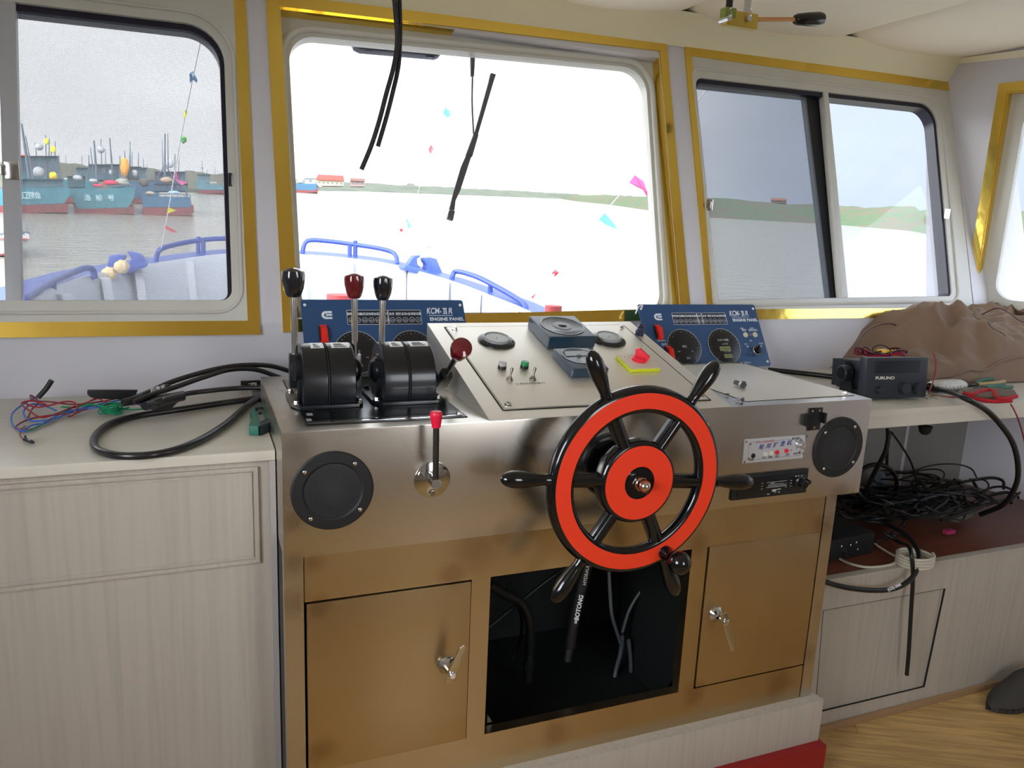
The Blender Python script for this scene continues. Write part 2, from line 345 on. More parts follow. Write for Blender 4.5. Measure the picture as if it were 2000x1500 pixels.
# starboard wall with a window, seen at the right edge
SW = dict(s0=None)
P_in = pl(1960, 192, (RX, RY, 0), RN); P_b = pl(2000, 500, (RX, RY, 0), RN)
def s_of(P): return (P-V((RX, RY, 0))).dot(RD)
s_in = s_of(P_in)+.012
z_in = .985
m = MB()
def rq(s0, s1, z0, z1): m.quad(Rw(s0, z0), Rw(s1, z0), Rw(s1, z1), Rw(s0, z1))
m.bm.faces.new([m.bm.verts.new(q_) for q_ in (Rw(.245, ZF), Rw(s_in, ZF), Rw(s_in, 1.5), Rw(-.2, 1.5), Rw(.245, ZS))]); rq(s_in, s_in+1.7, ZF, .13); rq(s_in, s_in+1.7, z_in, 1.5); rq(s_in+1.7, 4.0, ZF, 1.5)
for a, b, c, d in ((s_in, .13, s_in+1.7, .13), (s_in, z_in, s_in+1.7, z_in), (s_in, .13, s_in, z_in), (s_in+1.7, .13, s_in+1.7, z_in)):
    m.quad(Rw(a, b), Rw(c, d), Rw(c, d, .06), Rw(a, b, .06))
struct(m.build('wall_right', WALLP, ang=8))
# port wall (out of frame) and aft wall, mirrored by the steel; their openings are added to light the cabin
m = MB(); Q = lambda a, b, c, d: m.quad((XL, a, c), (XL, b, c), (XL, b, d), (XL, a, d))
Q(YB, -1.9, ZF, 1.5); Q(-1.9, -.75, ZF, .08); Q(-1.9, -.75, .98, 1.5); Q(-.75, 1.3, ZF, 1.5)
struct(m.build('wall_left', WALLP, ang=8))
AFT = mat('aft_wall_board', 'b5aca2', .5, var=.4, vscale=2, vcol='a0958a')
m = MB(); Q = lambda a, b, c, d: m.quad((a, YB, c), (b, YB, c), (b, YB, d), (a, YB, d))
Q(XL, .8, ZF, 1.5); Q(.8, 1.5, ZF, -.05); Q(.8, 1.5, .9, 1.5); Q(1.5, 4.2, ZF, 1.5)
struct(m.build('wall_back', AFT, ang=8))
# ceiling with pulled-in fabric buttons
CZ = 1.125
def ceil_z(x, y):                            # padded fabric pulled up along seams every 0.72 m across and 0.57 m fore and aft
    a = abs(math.sin(math.pi*(x-2.16)/.72)); b = .3+.7*abs(math.sin(math.pi*(y-.40)/1.14))
    z = 1.098 + .013*max(-1, min(3, x)) + .034 - .042*(a*b)**.45
    k = (y-.40)/1.14; d = math.hypot(((x-2.16)/.72-round((x-2.16)/.72))*.72, (k-round(k))*1.14)
    return z + .012*math.exp(-d/.05) + .004*noise.noise(V((x*5, y*3, 0)))
m = MB(); m.grid(lambda a, b: (lambda x, y: (x, y, ceil_z(x, y)))(-1.4+a*4.9, YB-.05+b*(4.15)), 245, 150)
struct(m.build('ceiling', CEILM))
# crown strips: short angled board where wall meets ceiling
zc0, zc1 = 1.015, 1.046
def crown_z(x): return 1.012 + .013*(x)
m = MB()
A = lambda x: Wp(x, crown_z(x), -.004); B = lambda x: Wp(x, crown_z(x), -.004)+V((0, -.045, .085))
xr = RX+.02
m.prism([A(XL), A(xr), B(xr-.03)+V((0, -.008, .015)), B(XL)+V((0, -.008, .015))], (0, .012, .004))
struct(m.build('trim_1', CROWN))
m = MB(); cz_ = crown_z(RX)
a0 = Wp(RX+.02, cz_, -.004); b0 = B(RX-.01)
m.prism([a0, Rw(3.6, cz_, -.004), Rw(3.6, cz_+.085, -.05), b0], (.01, 0, .004))
struct(m.build('trim_2', CROWN))
# ================================================================== WINDOWS
def loop(pts, off): return [Wp(p[0], p[1], off) for p in pts]
def rect4(TL, TR, BR, BL): return [rrect(TL, TR, BR, BL, .0008)]
def frame_ring(name, o4, i4, ro, ri, off0, off1, m_, parent):
    A_ = loop(rrect(*[V((*p, 0)) for p in o4], ro), off0); B_ = loop(rrect(*[V((*p, 0)) for p in i4], ri), off0)
    q = MB(); q.ring(A_, B_, WN*(off1-off0)); return q.build(name, m_, parent)
def pane(name, q4, ri, off, m_, parent, th=.003):
    L = loop(rrect(*[V((*p, 0)) for p in q4], ri), off); q = MB(); q.prism(L, WN*th); return q.build(name, m_, parent)
def px4(off, *uv):                           # four corners (TL,TR,BR,BL) seen at these places, on the wall plane moved out by off
    r_ = [pl(u, v, Wp(0, .5, off), WN) for u, v in uv]; return [(p.x, p.z) for p in r_]
# --- window 2 (centre)
w2 = struct(thing('window_2', (.73, YW, .1), None, None))
go = [(.068, 1.010), (1.393, 1.040), (1.396, .116), (.073, .088)]; gi = [(.104, .977), (1.362, 1.006), (1.361, .148), (.112, .122)]
frame_ring('gold_trim', go, gi, .001, .001, -.006, .004, GOLD, w2)
gi2 = [(.108, .973), (1.358, 1.002), (1.357, .152), (.116, .126)]
frame_ring('gold_reveal', gi, gi2, .001, .001, .002, .045, GOLD, w2)
g2 = px4(.045, (562, 60), (1258, 128), (1288, 602), (590, 602))
fo = [(g2[0][0]-.035, g2[0][1]+.05), (g2[1][0]+.06, g2[1][1]+.05), (g2[2][0]+.06, g2[2][1]-.04), (g2[3][0]-.03, g2[3][1]-.04)]
frame_ring('window_frame', [(.108, .975), (1.360, 1.004), (1.357, .150), (.114, .124)], g2, .001, (.075, .085, .065, .05), .040, .075, FRAMEW, w2)
q = MB()
e = .022; s4 = [(g2[0][0]-e, g2[0][1]+e), (g2[1][0]+e, g2[1][1]+e), (g2[2][0]+e, g2[2][1]-e), (g2[3][0]-e, g2[3][1]-e)]
P_ = [Wp(p[0], p[1], .038) for p in rrect(*[V((*p, 0)) for p in s4], (.09, .1, .08, .06))]
q.tube(P_, .011, 8, 0, closed=True); q.build('rounded_bead', FRAMEW, w2)
pane('glass_pane', s4, .05, .058, GLASS, w2)
# --- window 1 (port), two panes with fly screen over the right one
w1 = struct(thing('window_1', (-.6, YW, .1), None, None))
frame_ring('gold_trim', [(-1.26, 1.02), (.0135, 1.02), (.0135, .083), (-1.26, .083)], [(-1.22, .985), (-.0175, .985), (-.0175, .119), (-1.22, .119)], .001, .001, -.006, .002, GOLD, w1)
a = px4(.012, (30, 10), (432, 58), (450, 586), (34, 588))
top = a[0][1]+.004
L4 = [(-1.19, top-.004), (a[1][0]+.005, a[1][1]+.003), (a[2][0]+.004, a[2][1]), (-1.19, a[3][1])]
frame_ring('window_frame', [(-1.22, .985), (-.0175, .985), (-.0175, .119), (-1.22, .119)], L4, .001, (.09, .10, .028, .02), -.004, .05, FRAMEW, w1)
q = MB(); e = .03
P_ = [Wp(p[0], p[1], -.006) for p in rrect(*[V((*p, 0)) for p in [(L4[0][0]-e, L4[0][1]+e), (L4[1][0]+e*.8, L4[1][1]+e), (L4[2][0]+e*.8, L4[2][1]-e), (L4[3][0]-e, L4[3][1]-e)]], (.12, .125, .06, .06))]
q.tube(P_, .005, 8, 0, closed=True); q.build('rounded_bead', FRAMEW, w1)
frame_ring('gasket', L4, [(L4[0][0]+.01, L4[0][1]-.018), (L4[1][0]-.012, L4[1][1]-.016), (L4[2][0]-.010, L4[2][1]+.002), (L4[3][0]+.01, L4[3][1]+.002)], (.09, .10, .028, .02), (.085, .09, .02, .02), .005, .045, NAVYR, w1)
sx0, sx1 = a[0][0]-.032, a[0][0]+.002
q = MB(); q.prism([Wp(sx0, a[3][1], -.004), Wp(sx1, a[3][1], -.004), Wp(sx1+.001, top, -.004), Wp(sx0-.004, top, -.004)], WN*.03, bev=.003); st_ = q.build('sash_stile', ALU, w1)
q = MB(); q.box((-.010, -.008, -.022), (.022, 0, .022), bev=.003); q.box((-.022, -.012, -.012), (-.006, -.002, .014), bev=.002)
lc = pl(18, 333, Wp(0, .5, -.006), WN)
q.bm.transform(Matrix.Translation(lc)); lt_ = q.build('latch', STEELP, st_)
q = MB(); q.box((-.004, -.006, -.018), (.006, 0, .018), bev=.001); q.bm.transform(Matrix.Translation(pl(449, 351, Wp(0, .5, -.004), WN))); q.build('catch_plate', DARKSTEEL, w1)
pane('glass_pane', [(-1.19, top), (sx0, top), (sx0, a[3][1]), (-1.19, a[3][1])], .01, .03, GLASS, w1)
pane('glass_pane', [(sx1, top), (a[1][0], a[1][1]), (a[2][0], a[2][1]), (sx1, a[3][1])], .02, .036, GLASS, w1)
pane('insect_screen', [(sx1, top-.01), (a[1][0]-.008, a[1][1]-.012), (a[2][0]-.006, a[2][1]+.002), (sx1, a[3][1]+.002)], .02, .018, SCREEN, w1, .0008)
# --- window 3 (starboard): screened sliding pane and clear pane
w3 = struct(thing('window_3', (2.1, YW, .1), None, None))
q = MB()
for pts in ([(1.466, 1.044), (1.492, 1.004), (1.488, .147), (1.466, .112)], [(1.466, 1.044), (2.77, 1.046), (2.77, 1.012), (1.492, 1.004)], [(1.466, .112), (2.755, .118), (2.755, .152), (1.488, .147)]):
    q.prism([Wp(x, z, -.006) for x, z in pts], WN*.010)
q.build('gold_trim', GOLD, w3)
a = px4(.012, (1353, 152), (1603, 176), (1638, 581), (1397, 585)); b = px4(.012, (1612, 178), (1822, 205), (1854, 578), (1651, 580))
L4 = [a[0], b[1], b[2], a[3]]
frame_ring('window_frame', [(1.492, 1.004), (2.755, 1.012), (2.745, .152), (1.488, .147)], L4, .001, (.03, .085, .02, .01), -.002, .05, FRAMEW, w3)
q = MB(); e = .03
P_ = [Wp(p[0], p[1], -.002) for p in rrect(*[V((*p, 0)) for p in [(L4[0][0]-.012, L4[0][1]+e), (L4[1][0]+e, L4[1][1]+e), (L4[2][0]+e, L4[2][1]-.02), (L4[3][0]-.005, L4[3][1]-.02)]], (.03, .11, .04, .01))]
q.tube(P_, .006, 8, 0, closed=True); q.build('rounded_bead', FRAMEW, w3)
frame_ring('gasket', L4, [(L4[0][0]+.006, L4[0][1]-.016), (L4[1][0]-.014, L4[1][1]-.016), (L4[2][0]-.012, L4[2][1]+.002), (L4[3][0]+.004, L4[3][1]+.002)], (.03, .085, .02, .01), (.025, .075, .02, .01), .006, .05, NAVYR, w3)
q = MB(); q.prism([Wp(a[1][0], a[1][1], -.002), Wp(b[0][0], b[0][1], -.002), Wp(b[3][0], b[3][1], -.002), Wp(a[2][0], a[2][1], -.002)], WN*.028, bev=.002); st_ = q.build('sash_stile', FRAMEW, w3)
q = MB(); c = px4(.03, (1570, 178), (1603, 180), (1638, 581), (1618, 581))
q.prism([Wp(p[0], p[1], .03) for p in c], WN*.02); q.build('sash_rail', RUBBER, w3)
pane('glass_pane', [a[0], a[1], a[2], a[3]], .008, .046, GLASS, w3)
pane('glass_pane', [b[0], b[1], b[2], b[3]], .008, .034, GLASS, w3)
pane('insect_screen', [(a[0][0]+.006, a[0][1]-.016), (c[0][0], c[0][1]-.01), (c[3][0], c[3][1]), (a[3][0], a[3][1])], .008, .022, SCREEN2, w3, .0008)
for (u, v) in ((1383, 400), (1847, 418)):
    q = MB(); q.box((-.008, -.012, -.02), (.012, 0, .02), bev=.003); q.box((-.012, -.016, -.012), (.002, -.006, .012), bev=.002); q.bm.transform(Matrix.Translation(pl(u, v, Wp(0, .5, -.004), WN))); q.build('latch', STEELP, w3)
# --- window 4 (starboard side wall)
w4 = struct(thing('window_4', Rw(s_in+.8, .1), None, None))
q = MB()
def Rl(l_, off): return [Rw(p[0], p[1], off) for p in l_]
g_o = rrect(*[V(p) for p in ((s_in-.035, z_in+.035, 0), (s_in+1.735, z_in+.035, 0), (s_in+1.735, .095, 0), (s_in-.035, .095, 0))], .001)
g_i = rrect(*[V(p) for p in ((s_in, z_in, 0), (s_in+1.7, z_in, 0), (s_in+1.7, .13, 0), (s_in, .13, 0))], .001)
q.ring(Rl(g_o, -.008), Rl(g_i, -.008), RN*.01); q.build('gold_trim', GOLD, w4)
q = MB(); g_j = rrect(*[V(p) for p in ((s_in+.005, z_in-.005, 0), (s_in+1.695, z_in-.005, 0), (s_in+1.695, .135, 0), (s_in+.005, .135, 0))], .001)
q.ring(Rl(g_i, -.002), Rl(g_j, -.002), RN*.04); q.build('gold_reveal', GOLD, w4)
q = MB(); g_k = rrect(*[V(p) for p in ((s_in+.06, z_in-.06, 0), (s_in+1.64, z_in-.06, 0), (s_in+1.64, .19, 0), (s_in+.06, .19, 0))], .07)
q.ring(Rl(g_j, .03), Rl(g_k, .03), RN*.03); q.build('window_frame', FRAMEW, w4)
q = MB(); q.prism(Rl(g_k, .045), RN*.003); q.build('glass_pane', GLASS, w4)
# ================================================================== HELM CONSOLE
S11 = 1.1
CW = 1.485; DP = .54; ZFB = -.2584               # width, depth of top, bottom of fascia
xd1, xd2, xo1, xo2, xr1, xr2, xR = .0394, .3946, .4386, .9658, 1.0123, 1.3649, 1.4093
zd1, zd2, zo1, zo2, zr1, zr2, zb = -.357, -.7493, -.3555, -.7476, -.3542, -.7445, -.8485
PX0, PX1, PY1, PZ1 = .422, 1.04, .5014, .1388    # sloped instrument desk
T = .012
hc = thing('helm_console', (CW/2, DP/2, zb), 'stainless steel helm console with sloped instrument desk, two cupboard doors and open bay', 'console')
m = MB()                                         # fascia box with flat top on both sides of the desk
m.box((0, 0, ZFB), (CW, DP, 0), bev=.003)
o = m.build('fascia_box', STEEL, hc)
m = MB()                                         # side returns and frame of the lower cabinet
def fr(x0, x1, z0, z1, y0=.002, y1=.03): m.box((x0, y0, z0), (x1, y1, z1))
zt = ZFB+.002
fr(0, xd1-.002, zb, zt, .0); 
o1 = m.build('corner_post', STEEL, hc)
m = MB(); fr(xR-.036, xR, zb, zt, 0.0); m.build('corner_post', STEEL, hc)
m = MB()
fr(xd1, xR-.038, zd1, zt); fr(xd2, xo1, zd2, zd1); fr(xo2, xr1, zd2, zd1); fr(xr2, xR-.038, zr2, zd1); fr(xd1, xR-.038, zb, zd2)
bmesh.ops.remove_doubles(m.bm, verts=m.bm.verts, dist=1e-5)
m.build('front_frame', STEEL_F, hc)
m = MB()
for x0, x1 in ((0, .004), (xR-.004, xR)): m.box((x0, .03, zb), (x1, DP, zt))
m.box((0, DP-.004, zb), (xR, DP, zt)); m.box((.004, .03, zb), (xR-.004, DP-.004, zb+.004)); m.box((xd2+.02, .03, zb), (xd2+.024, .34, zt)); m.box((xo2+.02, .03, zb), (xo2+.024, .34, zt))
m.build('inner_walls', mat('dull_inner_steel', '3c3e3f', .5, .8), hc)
def door(x0, x1, z0, z1, hxx, hzz, ang, lbl):
    m = MB(); g = .0028; m.box((x0+g, -.0035, z1+g), (x1-g, .012, z0-g), bev=.002); d = m.build('door', STEEL_F, hc)
    if lbl: lab(d, lbl)
    c = V((hxx, -.004, hzz)); m = MB(); m.lathe([(.021, 0), (.021, .004), (.012, .016), (.009, .03), (.009, .036)], c, (0, -1, 0), 28)
    a = V((math.sin(ang), 0, math.cos(ang))); s_ = V((math.cos(ang), 0, -math.sin(ang)))
    p0 = c + V((0, -.036, 0))
    P_ = [p0 - a*.022 - s_*.009, p0-a*.022+s_*.009, p0+s_*.011, p0+a*.07+s_*.007+V((0, -.018, 0)), p0+a*.08+V((0, -.019, 0)), p0+a*.07-s_*.007+V((0, -.018, 0)), p0-s_*.011]
    m.prism(P_, (0, -.004, 0), bev=.0012); m.lathe([(.008, 0), (.008, .006), (.006, .008)], p0+V((0, -.004, 0)), (0, -1, 0), 20)
    m.build('handle', CHROME, d); return d
HL = hy(871, 1296, 0); HR = hy(1396, 1198, 0)
door(xd1, xd2, zd1, zd2, HL.x, HL.z, R(14), 'left cupboard door')
door(xr1, xr2, zr1, zr2, HR.x, HR.z, R(180-14), 'right cupboard door with key in its lock')
# key in right door lock
m = MB(); m.cyl((HR.x-.004, -.03, HR.z+.012), (HR.x-.03, -.045, HR.z+.02), .0045, .003, 10)
# sloped desk
desk = MB()
desk.prism([(PX0, .0, .0), (PX0, PY1, PZ1), (PX0, PY1, 0.0)], (PX1-PX0, 0, 0), bev=.0015)
dk = desk.build('sloped_desk', STEEL_D, hc)
SL = V((0, PY1, PZ1)).normalized(); SN = V((0, -PZ1, PY1)).normalized()
def D(x, t, h=0): return V((x, 0, 0)) + SL*t + SN*h           # point on the desk: x, distance up the slope, height off it
def dq(u, v, h=0):
    p = pl(u, v, SN*h, SN); return p
def dt(u, v, h=0):
    p = dq(u, v, h); return p.x, (p-SN*h).dot(SL)
m = MB(); TL_, TR_ = (.468, .487), (.998, .487)
m.prism([D(.470, .044, .0006), D(.998, .040, .0006), D(.998, .49, .0006), D(.466, .487, .0006)], SN*.0022, bev=.0006)
plate = m.build('instrument_plate', STEEL_D, hc)
for (x, t) in ((.483, .058), (.484, .472), (.985, .472), (.985, .055)): m = MB(); m.hexbolt(D(x, t, .0028), SN, .0062, .005); m.build('plate_bolt', STEELP, plate)
m = MB()                                                       # dark joint line around the plate
for P_ in ([(.466, .040), (1.002, .036)], [(1.002, .036), (1.002, .494)], [(1.002, .494), (.462, .491)], [(.462, .491), (.466, .040)]):
    a, b = D(*P_[0], .0003), D(*P_[1], .0003); w = SN.cross((b-a).normalized())*.0018; m.prism([a-w, b-w, b+w, a+w], SN*.0004)
m.build('plate_gap', mat('gap_black', '0c0c0c', .8), plate)
# left and right cover plates on the flat top
def cover(name, pts, m_, bolts, lbl=None):
    m = MB(); m.prism([(x, y, .0003) for x, y in pts], (0, 0, .0022), bev=.0006); o = m.build(name, m_, hc)
    m = MB(); n = len(pts)
    for i in range(n):
        a, b = V((*pts[i], .0003)), V((*pts[(i+1) % n], .0003)); w = V((0, 0, 1)).cross((b-a).normalized())*.0014; m.prism([a-w, b-w, b+w, a+w], (0, 0, .0005))
    m.build('plate_gap', MATS['gap_black'], o)
    for x, y in bolts: m = MB(); m.hexbolt((x, y, .0025), (0, 0, 1), .0062, .005); m.build('plate_bolt', STEELP, o)
    return o
cp = cover('throttle_plate', [(.052, .04), (.385, .04), (.385, .487), (.05, .487)], DARKSTEEL, [(.372, .055), (.075, .46), (.365, .47)])
cover('blank_plate', [(1.112, .042), (1.463, .042), (1.463, .505), (1.112, .505)], STEEL_D, [(1.447, .058), (1.447, .488)])
m = MB(); m.box((.055, .045, .0026), (.377, .062, .0042), bev=.0008); m.build('angle_strip', STEELP, cp)
for i in range(7):
    m = MB(); m.box((.056+.006*(i % 3), .068+i*.045, .0026), (.066+.008*(i % 3), .084+i*.045, .0036), bev=.001); m.build('sealant_smear', mat('sealant', 'b9bab8', .4, alpha=.6), cp)
# white base and dark red platform
m = MB(); m.box((-.02, -.03, -.975), (xR+.022, DP, zb), bev=.003); tag(m.build('console_plinth', VENEER), 'whitewashed wooden plinth running under the steel helm console', 'plinth')
m = MB(); m.box((-.3, -.055, ZF), (1.44, DP-.03, -.975), bev=.005); tag(m.build('floor_platform', PLATFORM), 'dark red painted block on the floor under the white plinth', 'platform')
# ================================================================== STEERING WHEEL
WC = V((.714, -.120, -.117)); AY = V((0, -1, 0))
wh = thing('steering_wheel', (WC.x, 0, WC.z), "six-spoked ship's wheel with glossy black rim and scarlet rings", 'steering wheel')
def wp(r_, a, d=0): return WC + V((math.cos(a)*r_, -d, math.sin(a)*r_))
m = MB()
prof = [(.152, -.006), (.150, .004), (.153, .0115), (.158, .0135), (.1985, .0135), (.203, .010), (.2075, .002), (.2075, -.006), (.203, -.0135), (.195, -.018), (.165, -.018), (.155, -.013)]
def torus(prof, n=120):
    b = bmesh.new(); rows = []
    for k in range(n):
        a = 2*math.pi*k/n; rows.append([b.verts.new(wp(r_, a, h)) for r_, h in prof])
    for k in range(n):
        A_, B_ = rows[k], rows[(k+1) % n]
        for i in range(len(prof)): j = (i+1) % len(prof); b.faces.new((A_[i], A_[j], B_[j], B_[i]))
    return b
m.merge(torus(prof)); m.build('rim', GLBLK, wh, ang=60)
m = MB(); m.merge(torus([(.161, .0130), (.161, .0150), (.1945, .0150), (.1945, .0130)])); m.build('red_ring', RED, wh)
m = MB(); m.lathe([(.078, -.022), (.092, -.016), (.092, .006), (.087, .0135), (.084, .0145), (.036, .0145), (.034, .011), (.0, .011)], WC, AY, 64); hb = m.build('hub', GLBLK, wh, ang=50)
m = MB(); m.merge(torus([(.036, .0143), (.036, .0160), (.0815, .0160), (.0815, .0143)])); m.build('red_ring', RED, hb)
a0 = R(54.5)
for k in range(6):
    a = a0 + k*R(60); d = V((math.cos(a), 0, math.sin(a)))
    m = MB(); s_ = V((-math.sin(a), 0, math.cos(a)))
    P_ = [WC+d*.085+s_*.0155, WC+d*.155+s_*.0155, WC+d*.155-s_*.0155, WC+d*.085-s_*.0155]
    m.prism([p+V((0, .012, 0)) for p in P_], (0, -.016, 0), bev=.004, seg=3); m.tube([WC+d*.085+V((0, -.002, 0)), WC+d*.155+V((0, -.002, 0))], .0125, 16, 0); m.build('spoke', GLBLK, wh)
    m = MB(); m.lathe([(.0125, 0), (.0125, .006), (.0115, .010), (.0125, .02), (.0165, .045), (.0185, .066), (.0175, .083), (.014, .096), (.0085, .104), (.002, .108)], WC+d*.204, d, 28); m.build('handle', GLBLK, wh, ang=60)
m = MB(); m.lathe([(.017, .010), (.017, .024), (.0155, .026)], WC, AY, 6); m.lathe([(.0125, .024), (.0135, .032), (.0125, .040), (.009, .045), (.004, .048), (0, .0485)], WC, AY, 28); lab(m.build('centre_nut', mat('steel_nut', 'c9beb4', .15, 1), wh, ang=50), 'polished dome nut')
m = MB(); m.lathe([(.075, -.1195), (.075, -.106), (.07, -.102), (.04, -.10), (.032, -.08), (.028, -.02)], WC, AY, 48); m.build('shaft_flange', DARKSTEEL, wh)
kp = pl(1328, 1093, (0, -.185, 0), (0, 1, 0)); kb = pl(1298, 1082, (0, -.13, 0), (0, 1, 0))
kd = V((0, -1, 0)); kb2 = V((kp.x-.006, -.134, kp.z+.004))
m = MB(); ka = math.atan2(kp.z-WC.z, kp.x-WC.x); kb = wp(.185, ka-R(2), .013)
m.lathe([(.016, 0), (.016, .008), (.010, .014), (.010, .028), (.016, .034)], kb, AY, 24); m.sph(kb+V((.006, -.05, -.004)), .0255, n=28); m.build('spinner_knob', GLBLK, wh, ang=60)
# ================================================================== FASCIA FITTINGS
def speaker(c, lbl, shine=False):
    t = thing('speaker', c, lbl, 'loudspeaker', 'round black loudspeakers in the console front'); y = 0
    m = MB(); m.lathe([(.081, 0), (.081, .003), (.078, .0055), (.060, .0065), (.056, .004), (.055, .001)], c, AY, 72, cap=False); m.build('surround', BLKM, t)
    m = MB()
    b = bmesh.new(); rows = []
    for j in range(15):
        r_ = .0565*j/14; rows.append([b.verts.new(c+V((r_*math.cos(2*math.pi*k/48), -(.0045-.002*(j/14)**2), r_*math.sin(2*math.pi*k/48)))) for k in range(48)])
    for a_, c_ in zip(rows, rows[1:]):
        for k in range(48): b.faces.new((a_[k], a_[(k+1) % 48], c_[(k+1) % 48], c_[k]))
    bmesh.ops.remove_doubles(b, verts=b.verts, dist=1e-5); m.merge(b); m.build('grille', GRILLE, t)
    for k in range(4):
        a = R(45+90*k+6); m = MB(); m.screw(c+V((.069*math.cos(a), -.0062, .069*math.sin(a))), AY, .0042); m.build('screw', STEELP, t)
    return t
def grille_mat():
    m = mat('perforated_grille', '1b1d20', .5); n = m.node_tree.nodes; l = m.node_tree.links; p = n['Principled BSDF']
    t = n.new('ShaderNodeTexCoord'); v = n.new('ShaderNodeTexVoronoi'); v.inputs['Scale'].default_value = 290; v.inputs['Randomness'].default_value = 0; l.new(t.outputs['Object'], v.inputs[0])
    c = n.new('ShaderNodeValToRGB'); c.color_ramp.elements[0].color = srgb('050506'); c.color_ramp.elements[1].color = srgb('2a2c30'); c.color_ramp.elements[0].position = .32; c.color_ramp.elements[1].position = .4
    l.new(v.outputs['Distance'], c.inputs[0]); l.new(c.outputs[0], p.inputs['Base Color']); return m
GRILLE = grille_mat()
speaker(V((.0955, 0, -.1235)), 'round black loudspeaker at the left end of the steel console front')
speaker(V((1.3885, 0, -.1245)), 'round black loudspeaker at the right end of the steel console front, below the black bracket')
# red-capped lever
lc = V((.2985, 0, -.118)); lv = thing('engine_stop_lever', lc, 'upright black rod lever with red cap on a round steel flange', 'lever')
m = MB(); m.lathe([(.0385, 0), (.0385, .003), (.037, .004)], lc, AY, 48); fl = m.build('flange', STEELP, lv)
for a in (R(150), R(30), R(-90)):
    m = MB(); m.hexbolt(lc+V((.029*math.cos(a), -.004, .029*math.sin(a))), AY, .0062, .005, washer=False); m.build('bolt', STEELP, fl)
pe = pl(853, 947, (0, -.062, 0), (0, 1, 0)); m = MB(); m.cyl(lc+V((0, -.003, 0)), pe, .0105, bev=.001); m.build('pivot', STEELP, lv)
top_ = pl(852, 830, (0, -.055, 0), (0, 1, 0)); m = MB(); m.cyl(pe+V((0, .009, .004)), top_, .0062, bev=.0005); m.build('rod', mat('dark_rod', '26221f', .45, .2), lv)
capd = (top_-pe).normalized(); m = MB(); m.lathe([(.0085, -.008), (.0105, .004), (.0125, .016), (.0128, .020), (.0105, .0245), (.0, .0255)], top_+V((0, 0, .003)), capd, 24); m.build('lever_cap', mat('red_cap_plastic', 'd8163a', .35), lv)
# microphone bracket
c = V((1.297, 0, -.043)); br = thing('microphone_bracket', c, 'black metal microphone clip screwed above the right loudspeaker', 'bracket')
m = MB(); pts = [(1.275, -.014), (1.3195, -.0145), (1.3195, -.0275), (1.3265, -.0275), (1.3262, -.0545), (1.318, -.0545), (1.318, -.0725), (1.279, -.073), (1.279, -.0605), (1.272, -.0605), (1.2665, -.058), (1.2675, -.0285), (1.275, -.0285)]
m.prism([(x, -.0005, z) for x, z in pts], (0, -.0025, 0), bev=.0006); m.box((1.3195, -.012, -.0545), (1.3265, -.0005, -.0275)); m.box((1.2660, -.012, -.0600), (1.2725, -.0005, -.0285)); m.build('clip_plate', BLK, br)
for x, z in ((1.286, -.022), (1.309, -.022), (1.298, -.066)):
    m = MB(); m.screw((x, -.0035, z), AY, .0033); m.build('screw', STEELP, br)
# amplifier panel
c = V((1.18, 0, -.114)); am = thing('amplifier_panel', c, 'pale silver amplifier faceplate with Chinese title and small knobs', 'amplifier')
m = MB(); x0, x1, z0, z1 = 1.0855, 1.2735, -.1445, -.083
m.box((x0, -.0035, z0), (x1, 0, z1), bev=.0012); m.build('faceplate', mat('silver_plate', 'c6c8cd', .35, .3), am)
BLUEI = mat('blue_ink', '2a3a86', .5); REDI = mat('red_ink', 'c0545c', .5); INK = mat('dark_ink', '2b2d33', .5)
m = MB(); A_ = [V((p.x, -.0036, p.y)) for p in rrect(V((x0+.014, z1-.009, 0)), V((x1-.010, z1-.009, 0)), V((x1-.010, z0+.008, 0)), V((x0+.014, z0+.008, 0)), .004)]
m.tube(A_, .0003, 4, 0, closed=True); m.build('border_line', INK, am)
X_ = V((1, 0, 0)); Zu = V((0, 0, 1))
m = MB()
for i, ch in enumerate('船用扩音机'): text(m, ch, V((x0+.044+i*.0215, -.0037, -.1105+i*.0012)), X_, Zu, .0145, .0004, sx=1.05, shear=.25, bold=.00015)
m.build('lettering', BLUEI, am)
m = MB(); text(m, 'XA-130W型', V((x0+.034, -.0037, -.0955)), X_, Zu, .0085, .0003, sx=1.25); m.build('lettering', REDI, am)
for s_, x, z in (('话筒', x0+.020, -.139), ('外音', x0+.058, -.136), ('雷笛', x0+.078, -.1358), ('讲话', x0+.098, -.1352), ('话筒', x0+.130, -.1335), ('音量开关', x0+.155, -.1327), ('输出电平', x0+.145, -.0925)): m = MB(); text(m, s_, V((x, -.0037, z)), X_, Zu, .0062, .0003); m.build('lettering', INK, am)
def amb(x, z, r_, h, m_, nm='button'):
    m = MB(); m.lathe([(r_, 0), (r_, h*.7), (r_*.8, h), (0, h)], V((x, -.0035, z)), AY, 20); m.build(nm, m_, am)
amb(x0+.030, -.1265, .0062, .002, BLK, 'socket'); amb(x0+.066, -.1245, .0062, .005, mat('cream_button', 'd8d6cc', .4)); amb(x0+.084, -.1235, .0062, .005, MATS['cream_button'])
amb(x0+.102, -.1225, .0056, .005, mat('red_button', 'e0243c', .35)); amb(x0+.131, -.1205, .0056, .005, MATS['red_button'])
amb(x0+.1475, -.1205, .0014, .001, BLK, 'hole'); amb(x0+.1635, -.119, .001, .001, BLK, 'hole')
m = MB(); m.lathe([(.0105, 0), (.0105, .003), (.009, .005), (.0088, .017), (.0078, .0185), (0, .019)], V((x0+.168, -.0035, -.1055)), AY, 28); lab(m.build('volume_knob', mat('clear_silver_knob', 'd4d6d8', .15, .8), am), 'silver volume knob')
